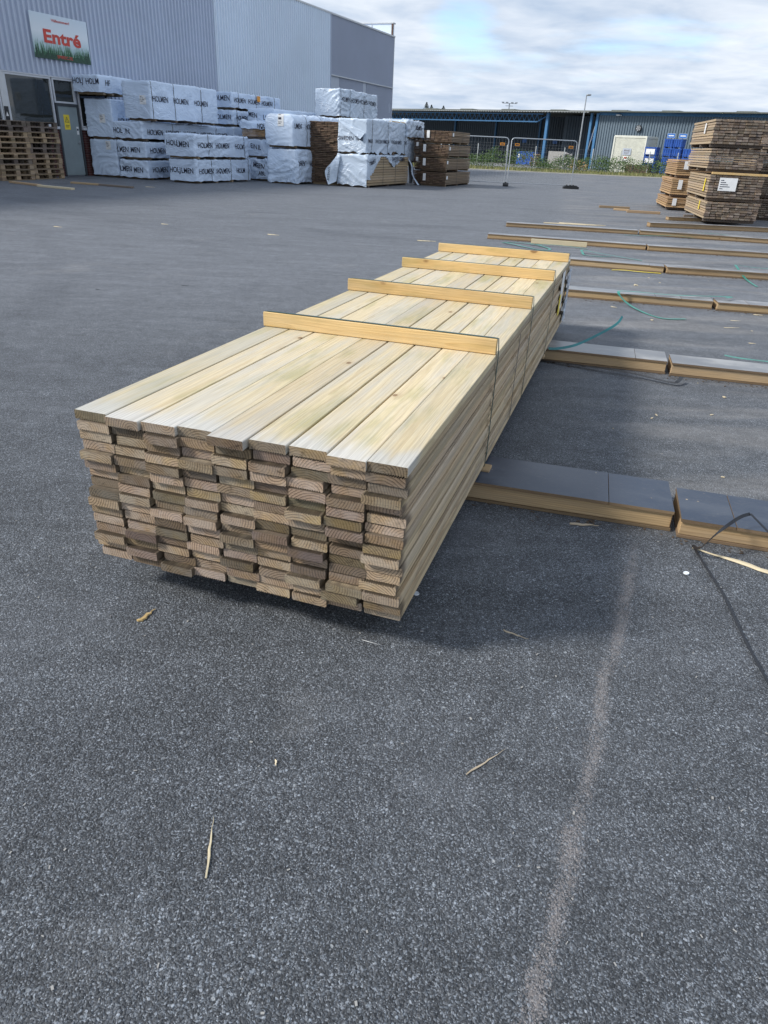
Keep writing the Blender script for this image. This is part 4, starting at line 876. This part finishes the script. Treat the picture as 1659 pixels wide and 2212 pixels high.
# local x to the right along the front, y away from the camera
rstack(7.39, 18.63, [(.10, .55, 0, 0, [('left', .75, .15, .10, .2)]), (.56, 1.13, -.05, .02, [('end', .22, .16, .40, .28), ('left', .35, .12, .12, .28)]), (1.185, 1.69, -.16, .05, []), (1.70, 2.28, -.22, .0, [('left', .9, .22, .14, .22)])], 1.20, 2.9, 'the tall weathered board stack at right', 'far_board', 'far_end', 80, skmat='pallet_dark')
rstack(8.25, 23.75, [(.02, .37, -.05, 0, [('end', .16, .05, .12, .20)]), (.38, .90, 0, .05, [('end', .18, .14, .12, .26)]), (.91, 1.40, .05, .1, [('end', .2, .16, .14, .22)])], 1.9, 2.4, 'the lower orange-brown stack half hidden by the tall one', 'orange_board', 'orange_board', 90, strp=(), bw=.95)
rstack(9.58, 21.4, [(.0, .55, 0, 0, []), (.57, 1.12, .02, .0, []), (1.14, 1.66, .0, .0, []), (1.68, 2.26, .04, 0, [])], 1.2, 2.9, 'the stack cut off by the right picture edge', 'far_board', 'far_end', 100)
obj('bearer_block', MB().bbox((0, 0, 0), (.6, .10, .10), .004), MATS['pallet_dark'], loc=(7.65, 20.6, 0.001), rot=(0, 0, R(-6)), label='short dark timber block on the ground left of the tall board stack', cat='timber block')

# ------------------------------------------------------------------ far yard: verge, weeds, fence
vg = MB(); rr = random.Random(4); xs = [-6+2.0*i for i in range(40)]
near = [59.3+.06*x+rr.uniform(-.5, .5) for x in xs]
vg.add([(x, y, .004) for x, y in zip(xs, near)]+[(x, y+4.2+rr.uniform(-.3, .3), .03) for x, y in zip(xs, near)]+[(x, 72, .03) for x in xs], [(i, i+1, 40+i+1, 40+i) for i in range(39)]+[(40+i, 41+i, 81+i, 80+i) for i in range(39)])
obj('gravel_verge', vg, MATS['verge_soil'], kind='structure')
kb = MB(); kb.add([(x, y-.7+rr.uniform(-.2, .2), .008) for x, y in zip(xs, near)]+[(x, y+.9+rr.uniform(-.3, .3), .012) for x, y in zip(xs, near)], [(i, i+1, 41+i, 40+i) for i in range(39)]); obj('gravel_strip', kb, MATS['gravel'], kind='structure')
obj('far_yard', MB().add([(-30, 71, .036), (80, 71, .036), (80, 130, .036), (-30, 130, .036)], [(0, 1, 2, 3)]), MATS['far_yard'], kind='structure')
gr = MB(); rr = random.Random(21)
for _ in range(9000):
    x = rr.uniform(-2, 34); y = 60.2+.06*x+rr.random()**.8*5.5; h = rr.uniform(.06, .30)*(1+.6*mnoise.noise(Vector((x*.6, y*.6, 0)))); a = rr.uniform(0, 6.28); b = rr.uniform(.012, .03)
    gr.add([(x-b*math.cos(a), y-b*math.sin(a), .02), (x+b*math.cos(a), y+b*math.sin(a), .02), (x+rr.uniform(-.1, .1), y+rr.uniform(-.1, .1), .02+h)], [(0, 1, 2)])
obj('verge_grass', gr, MATS['grass'], label='dry yellow-green grass along the verge', cat='grass', kind='stuff')
wd_ = MB(); rr = random.Random(22)
for _ in range(560):
    x = rr.uniform(3, 32); y = 65.0+.05*x+rr.gauss(0, .7); hh = max(.35, (.95+.8*mnoise.noise(Vector((x*.45, 3.1, 0)))+rr.uniform(-.25, .25)))
    if 7.5 < x < 9.6: hh *= 1.15
    for k in range(rr.randint(26, 44)):
        t_ = rr.random()**.7; sp = .42*(1-.6*t_); px_, py_, pz_ = x+rr.gauss(0, sp), y+rr.gauss(0, sp), hh*t_+.03
        l = rr.uniform(.06, .13); v1 = Vector((rr.uniform(-1, 1), rr.uniform(-1, 1), rr.uniform(-.3, .9))).normalized()*l; v2 = v1.cross(Vector((rr.uniform(-1, 1), rr.uniform(-1, 1), rr.uniform(-1, 1)))).normalized()*l*.35; c = Vector((px_, py_, pz_))
        wd_.add([c, c+v1*.5+v2, c+v1, c+v1*.5-v2], [(0, 1, 2, 3)])
obj('weeds', wd_, MATS['leaf'], label='tall green weeds along the perimeter fence', cat='weeds', kind='stuff')
PF = thing('perimeter_fence', 'wire perimeter fence on thin grey posts behind the weeds', 'fence', (4, 66.6, 0), R(3.5))
px_ = 0
for i in range(13): obj('post', MB().tube([(i*2.45, 0, 0), (i*2.45, 0, 1.80)], .04, 6), MATS['trim_light'], PF)
mb = MB()
for z in (.3, .65, 1., 1.35, 1.70): mb.tube([(0, -.03, z), (29.4, -.03, z)], .004, 3)
for i in range(196): mb.tube([(i*.15, -.03, .3), (i*.15, -.03, 1.7)], .0018, 3)
obj('wire_net', mb, MATS['galv'], PF, kind='stuff')

# ------------------------------------------------------------------ far shed
SY = -39.7; SB = Vector((19.0, 79.24, .036)); SD = Vector((.7693, -.6389, 0)); SNn = Vector((-.6389, -.7693, 0))
SHED = thing('blue_shed', 'long low dark ribbed shed with blue steel frame and open canopy across the far yard', 'building', SB, R(SY))
# local: x along the front to the right, y away from the yard
def ribx(x0, x1, y, z0, z1, per=.26, dep=.07):
    mb = MB(); vs = []; x = x0; k = 0
    while x < x1:
        for a, b in ((0, 0), (.3, 0), (.45, dep), (.85, dep)): vs += [(x+a*per, y-b, z0), (x+a*per, y-b, z1)]
        x += per
    mb.add(vs, [(2*i, 2*i+2, 2*i+3, 2*i+1) for i in range(len(vs)//2-1)]); return mb
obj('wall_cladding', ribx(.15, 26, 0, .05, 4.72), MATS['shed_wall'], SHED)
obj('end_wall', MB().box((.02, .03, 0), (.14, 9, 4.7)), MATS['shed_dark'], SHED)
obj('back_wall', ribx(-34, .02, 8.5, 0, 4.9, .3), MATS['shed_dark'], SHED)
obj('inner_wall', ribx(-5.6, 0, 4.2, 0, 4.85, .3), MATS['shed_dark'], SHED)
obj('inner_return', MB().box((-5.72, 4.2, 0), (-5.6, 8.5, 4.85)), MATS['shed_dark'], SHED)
obj('roof', MB().box((-36, -.9, 4.98), (26, 24, 5.08)), MATS['shed_roof'], SHED)
obj('roof_ridge', MB().prism([(-36, 5.08), (26, 5.08), (26, 5.2), (-36, 5.2)], 6, 22), MATS['shed_roof'], SHED)
cm = MB(); vs = []
for i in range(230): vs += [(-36+i*.155, -.95, 4.90+(.05 if i % 2 else 0)), (-36+i*.155, -.95, 4.972)]
cm.add(vs, [(2*i, 2*i+2, 2*i+3, 2*i+1) for i in range(229)]); obj('canopy_edge', cm, MATS['shed_edge'], SHED)
obj('fascia', MB().box((.15, -.06, 4.725), (26, -.005, 4.97)), MATS['blue_steel'], SHED)
for a in (.3, 5.4, 12.2, 17.0, -6.5, -12.5, -18, -23.): obj('roof_light', MB().bbox((a, 2.0, 5.085), (a+1.7, 4.6, 5.30), .06), MATS['shed_roof'], SHED)
tr = MB(); tr.box((-34, -.1, 4.02), (-6.6, .05, 4.13)); tr.box((-34, -.1, 4.72), (-6.0, .05, 4.82)); obj('truss_chords', tr, MATS['blue_steel'], SHED)
for i in range(46):
    x = -34+i*.6; a, b = ((x, 4.13), (x+.3, 4.72)) if True else None
    d1 = MB().tube([(x, -.03, 4.10), (x+.3, -.03, 4.74)], .032, 5); d1.tube([(x+.3, -.03, 4.74), (x+.6, -.03, 4.10)], .032, 5); obj('truss_diagonal', d1, MATS['blue_steel'], SHED)
obj('truss_diagonal', MB().tube([(-6.6, -.03, 4.08), (-5.7, -.03, 4.55)], .05, 6), MATS['blue_steel'], SHED)
for x, y, r in ((-5.45, 0, .14), (-.62, 0, .11), (.05, -.05, .12), (-11., 8.3, .09), (-6.3, 8.3, .09), (-17., 8.3, .09), (-23., 8.3, .09)):
    obj('column', MB().box((x-r, y-r, 0), (x+r, y+r, 4.9)), MATS['blue_steel'], SHED)
obj('brace', MB().tube([(-.55, -.02, 1.4), (.0, -.02, 4.4)], .05, 6), MATS['galv'], SHED)
obj('light_door', MB().box((-27.4, 8.30, 1.6), (-26., 8.36, 2.9)), MATS['trim_light'], SHED)
fs_ = obj('blue_board', MB().bbox((-2.75, 4.0, 2.55), (-1.35, 4.06, 3.25), .01), MATS['blue_sign'], SHED)
obj('board_print', MB().box((-2.2, 3.992, 2.95), (-1.9, 3.998, 3.05)).box((-2.25, 3.992, 2.80), (-1.85, 3.998, 2.84)), MATS['paper'], fs_)
for x in (-13.2, -9.2): obj('blue_board', MB().box((x, 8.38, 2.2), (x+.55, 8.42, 2.6)), MATS['blue_sign'], SHED)
def disc(name, x, z, r, y):
    o = MB().tube([(x, y, z), (x, y-.22, z)], r, 16); p = obj(name, o, MATS['strap_dark'], SHED); q = MB()
    for k in range(6): a = k*math.pi/3; q.add([(x, y-.222, z), (x+r*.8*math.cos(a), y-.224, z+r*.8*math.sin(a)), (x+r*.8*math.cos(a+.5), y-.224, z+r*.8*math.sin(a+.5))], [(0, 1, 2)])
    obj('fan_blades', q, MATS['galv'], p)
disc('wall_fan', 4.42, 3.70, .27, -.04); disc('wall_fan', -1.1, 3.0, .25, 4.0)
obj('wall_lamp', MB().bbox((2.05, -.45, 4.70), (2.45, -.06, 4.80), .02), MATS['white_plastic'], SHED)
obj('low_grey_wall', MB().bbox((-4.2, -1.2, 0), (-2.3, -1.0, 1.45), .02), MATS['concrete'], SHED)

def sp(t, off, z=.037): p = SB+SD*t+SNn*off; return (p.x, p.y, z)
# white container
CT = thing('site_container', 'cream white ribbed site container with two small signs in the far yard', 'container', sp(4.0, 4.0), R(SY))
cb = MB(); vs = []
for i in range(29):
    for a, b in ((0, 0), (.4, 0), (.5, .03), (.9, .03)): vs += [((i+a)*.103, -b, .12), ((i+a)*.103, -b, 2.78)]
cb.add(vs, [(2*i, 2*i+2, 2*i+3, 2*i+1) for i in range(len(vs)//2-1)]); cb.box((0, .01, .1), (2.98, 2.4, 2.80)); obj('ribbed_body', cb, MATS['container_paint'], CT)
obj('top_rail', MB().bbox((-.04, -.05, 2.79), (3.04, 2.44, 2.98), .02), MATS['container_paint'], CT); obj('bottom_rail', MB().bbox((-.03, -.045, 0), (3.03, 2.43, .115), .01), MATS['container_paint'], CT)
for x in (0, 3.0):
    for y in (-.03, 2.41): obj('corner_post', MB().box((x-.06, y-.05, .11), (x+.06, y+.05, 2.9)), MATS['container_paint'], CT)
cs = obj('sign_plate', MB().box((1.0, -.075, 1.42), (1.78, -.06, 1.95)), MATS['panel_blue'], CT)
text_flat('sign_lettering', 'BRAND', .56, .15, lambda a, b: (1.11+a, -.078, 1.71+b), MATS['rust_brown'], cs); text_flat('sign_lettering', 'POST', .46, .15, lambda a, b: (1.16+a, -.078, 1.49+b), MATS['rust_brown'], cs)
cs = obj('sign_plate', MB().box((1.12, -.075, .85), (1.60, -.06, 1.33)), MATS['paper'], CT); obj('sign_mark', MB().box((1.2, -.08, 1.12), (1.5, -.077, 1.25)), MATS['red_print'], cs)
def crate(x, z, w, h, label, y=4.2, white=False, ribs=4):
    t = thing('blue_crate', label, 'crate', sp(x, y, .037+z), R(SY), 'blue plastic crates in the far yard')
    mb = MB().bbox((0, 0, .10), (w, .8, h), .015); mb.box((-.02, -.02, h-.07), (w+.02, .82, h+.002))
    obj('crate_body', mb, MATS['blue_plastic'], t)
    for k in range(ribs): obj('rib', MB().box((w*(k+.5)/ribs-.03, -.035, .12), (w*(k+.5)/ribs+.03, -.003, h-.08)), MATS['blue_plastic'], t)
    for q in (.04, w-.16): obj('foot', MB().box((q, .02, 0), (q+.12, .78, .099)), MATS['blue_plastic'], t)
    if white: obj('white_panel', MB().box((.12, -.045, .18), (w-.12, -.037, h-.14)), MATS['paper'], t)
    return t
crate(8.80, 0, .78, .66, 'bottom blue crate of the left column in the tall crate stack'); crate(9.62, 0, .78, .66, 'bottom blue crate of the right column in the tall crate stack')
crate(8.79, .67, .78, .70, 'second blue crate of the left column in the tall crate stack'); crate(9.60, .67, .78, .70, 'second blue crate of the right column in the tall crate stack')
crate(8.76, 1.38, .78, .70, 'third blue crate of the left column in the tall crate stack'); crate(9.58, 1.38, .78, .70, 'third blue crate of the right column in the tall crate stack')
crate(8.74, 2.09, .78, .72, 'topmost blue crate of the left column under the small blue sign'); crate(9.56, 2.09, .78, .72, 'topmost blue crate of the right column under the small blue sign')
crate(10.55, 0, .95, .68, 'bottom crate of the low blue stack next to the tall board stack'); crate(10.54, .69, .95, .68, 'middle crate of the low blue stack next to the tall board stack'); crate(10.53, 1.38, .95, .72, 'top crate of the low blue stack next to the tall board stack')
crate(7.15, .70, 1.05, .68, 'lower blue crate with white front panel beside the container', white=True); crate(7.12, 1.39, 1.05, .74, 'upper blue crate with white front panel beside the container', white=True); crate(7.15, 0.0, 1.05, .69, 'bottom plain blue crate beside the container', ribs=3)
for x, lab in ((8.82, 'left'), (9.86, 'right')):
    t = thing('small_sign', lab+' one of two small blue signs standing on the tall crate stack', 'sign', sp(x, 4.0, 2.85), R(SY))
    obj('sign_plate', MB().box((0, 0, .10), (.66, .02, .42)), MATS['blue_sign'], t); obj('sign_border', MB().box((-.02, .003, .08), (.68, .017, .44)), MATS['panel_blue'], t)
    obj('sign_print', MB().box((.10, -.004, .22), (.56, -.002, .30)), MATS['paper'], t); obj('leg', MB().box((.08, .004, 0), (.12, .016, .079)), MATS['galv'], t); obj('leg', MB().box((.54, .004, 0), (.58, .016, .079)), MATS['galv'], t)
# blue container bin under the canopy, waste heap, brown collars
BB = thing('blue_bin', 'blue waste bin standing under the canopy', 'bin', sp(-7.4, 2.0), R(SY))
obj('bin_body', MB().prism([(0, .1), (1.25, .1), (1.32, 1.2), (-.03, 1.2)], 0, 1.2), MATS['blue_plastic'], BB); obj('bin_lid', MB().bbox((-.06, -.05, 1.203), (1.36, 1.25, 1.29), .02), MATS['blue_plastic'], BB)
obj('bin_opening', MB().box((.62, -.012, .55), (1.05, -.003, .95)), MATS['dark_room'], BB); obj('bin_label', MB().box((.16, -.012, .75), (.34, -.003, 1.05)), MATS['paper'], BB)
B2 = thing('blue_bin', 'second blue bin right beside the one under the canopy', 'bin', sp(-6.0, 2.1), R(SY)); obj('bin_body', MB().prism([(0, .1), (.62, .1), (.66, 1.22), (-.03, 1.22)], 0, .8), MATS['blue_plastic'], B2); obj('bin_lid', MB().bbox((-.04, -.03, 1.223), (.68, .83, 1.28), .02), MATS['blue_plastic'], B2)
def heap(name, label, t0, t1, off, h, mat, seed, n_=90, sz=.28):
    mb = MB(); rr = random.Random(seed)
    for _ in range(n_):
        u = rr.random(); x = t0+(t1-t0)*u; z = h*(1-(2*u-1)**2*.5)*rr.random(); s_ = sz*rr.uniform(.4, 1.)
        p = Vector(sp(x, off+rr.uniform(-.5, .5), .04+z)); mb.box((-s_/2, -s_*.3, 0), (s_/2, s_*.3, s_*.4), 0, Matrix.Translation(p) @ Euler((rr.uniform(-.6, .6), rr.uniform(-.6, .6), rr.uniform(0, 3))).to_matrix().to_4x4())
    obj(name, mb, MATS[mat], label=label, cat='scrap heap', kind='stuff')
heap('scrap_heap', 'heap of pale mixed scrap before the blue columns', -2.2, -.4, 2.6, 1.3, 'mixed_waste', 2)
heap('scrap_heap', 'low dark heap beside the bins under the canopy', -5.3, -4.4, 2.4, 1.1, 'brown_board', 5, 60)
heap('orange_scrap', 'low orange scrap behind the weeds left of the container', .6, 2.4, 5.5, .8, 'orange_board', 6, 40)
BX = thing('brown_bin', 'dark brown open box on the verge before the container', 'box', sp(5.85, 4.9), R(SY))
for a, b in (((0, 0, .06), (2.2, .06, .68)), ((0, 1.0, .06), (2.2, 1.06, .68)), ((0, .061, .06), (.06, .999, .68)), ((2.14, .061, .06), (2.2, .999, .68)), ((0, 0, 0), (2.2, 1.06, .059))): obj('panel', MB().box(a, b), MATS['rust_brown'], BX)
for x in (.68, 1.42): obj('stay', MB().box((x, -.03, .06), (x+.06, -.002, .70)), MATS['strap_dark'], BX)
# lamp post
LP = thing('street_lamp', 'tall grey lamp post with small head before the blue shed', 'lamp post', (15.55, 70, .03), 0)
obj('pole', MB().tube([(0, 0, 0), (0, 0, 2.5), (0, 0, 5.75)], [.075, .065, .045], 10), MATS['galv'], LP); obj('lamp_head', MB().bbox((-.04, -.45, 5.74), (.30, .05, 5.86), .03), MATS['galv'], LP)
FM = thing('floodlight_mast', 'thin mast with floodlights rising behind the shed roof', 'mast', (14.28, 110., 0), 0)
MASTH = 6.95
obj('pole', MB().tube([(0, 0, 0), (0, 0, MASTH)], [.14, .08], 8), MATS['galv'], FM)
for z, w_ in ((MASTH, 1.9), (MASTH-.3, 1.0)): obj('cross_bar', MB().box((-w_/2, -.03, z-.03), (w_/2, .03, z+.03)), MATS['galv'], FM)
for x in (-.9, -.35, .35, .9): obj('floodlight', MB().box((x-.16, -.2, MASTH+.035), (x+.16, .05, MASTH+.15)), MATS['galv'], FM)
def spruce(x, y, h, label, seed):
    t = thing('spruce_tree', label, 'tree', (x, y, 0), 0, 'spruces behind the shed'); rr = random.Random(seed)
    obj('trunk', MB().tube([(0, 0, 0), (0, 0, h)], [.2, .02], 7), MATS['bark'], t); mb = MB()
    for k in range(2600):
        u = rr.random()**.4; z = h*(.12+.88*u); rad = (h*.42*(1-u)*(.55+.45*abs(math.sin(u*45)))+.03)*rr.random()**.5; a = rr.uniform(0, 6.28); c = Vector((rad*math.cos(a), rad*math.sin(a), z-rad*.25))
        v = Vector((math.cos(a), math.sin(a), -.2)).normalized()*rr.uniform(.12, .34)*min(1., .25+(1-u)*4); s_ = Vector((-math.sin(a), math.cos(a), rr.uniform(-.5, .5)))*rr.uniform(.02, .05)
        mb.add([c, c+v*.5+s_, c+v, c+v*.5-s_], [(0, 1, 2, 3)])
    obj('crown', mb, MATS['spruce'], t)
spruce(3.3, 115, 6.9, 'taller of the two left spruce tips above the shed roof', 1); spruce(4.0, 115, 6.6, 'slightly lower spruce tip right beside the taller one', 2); spruce(5.7, 115, 6.55, 'lone small spruce tip above the shed roof right of the pair', 3)
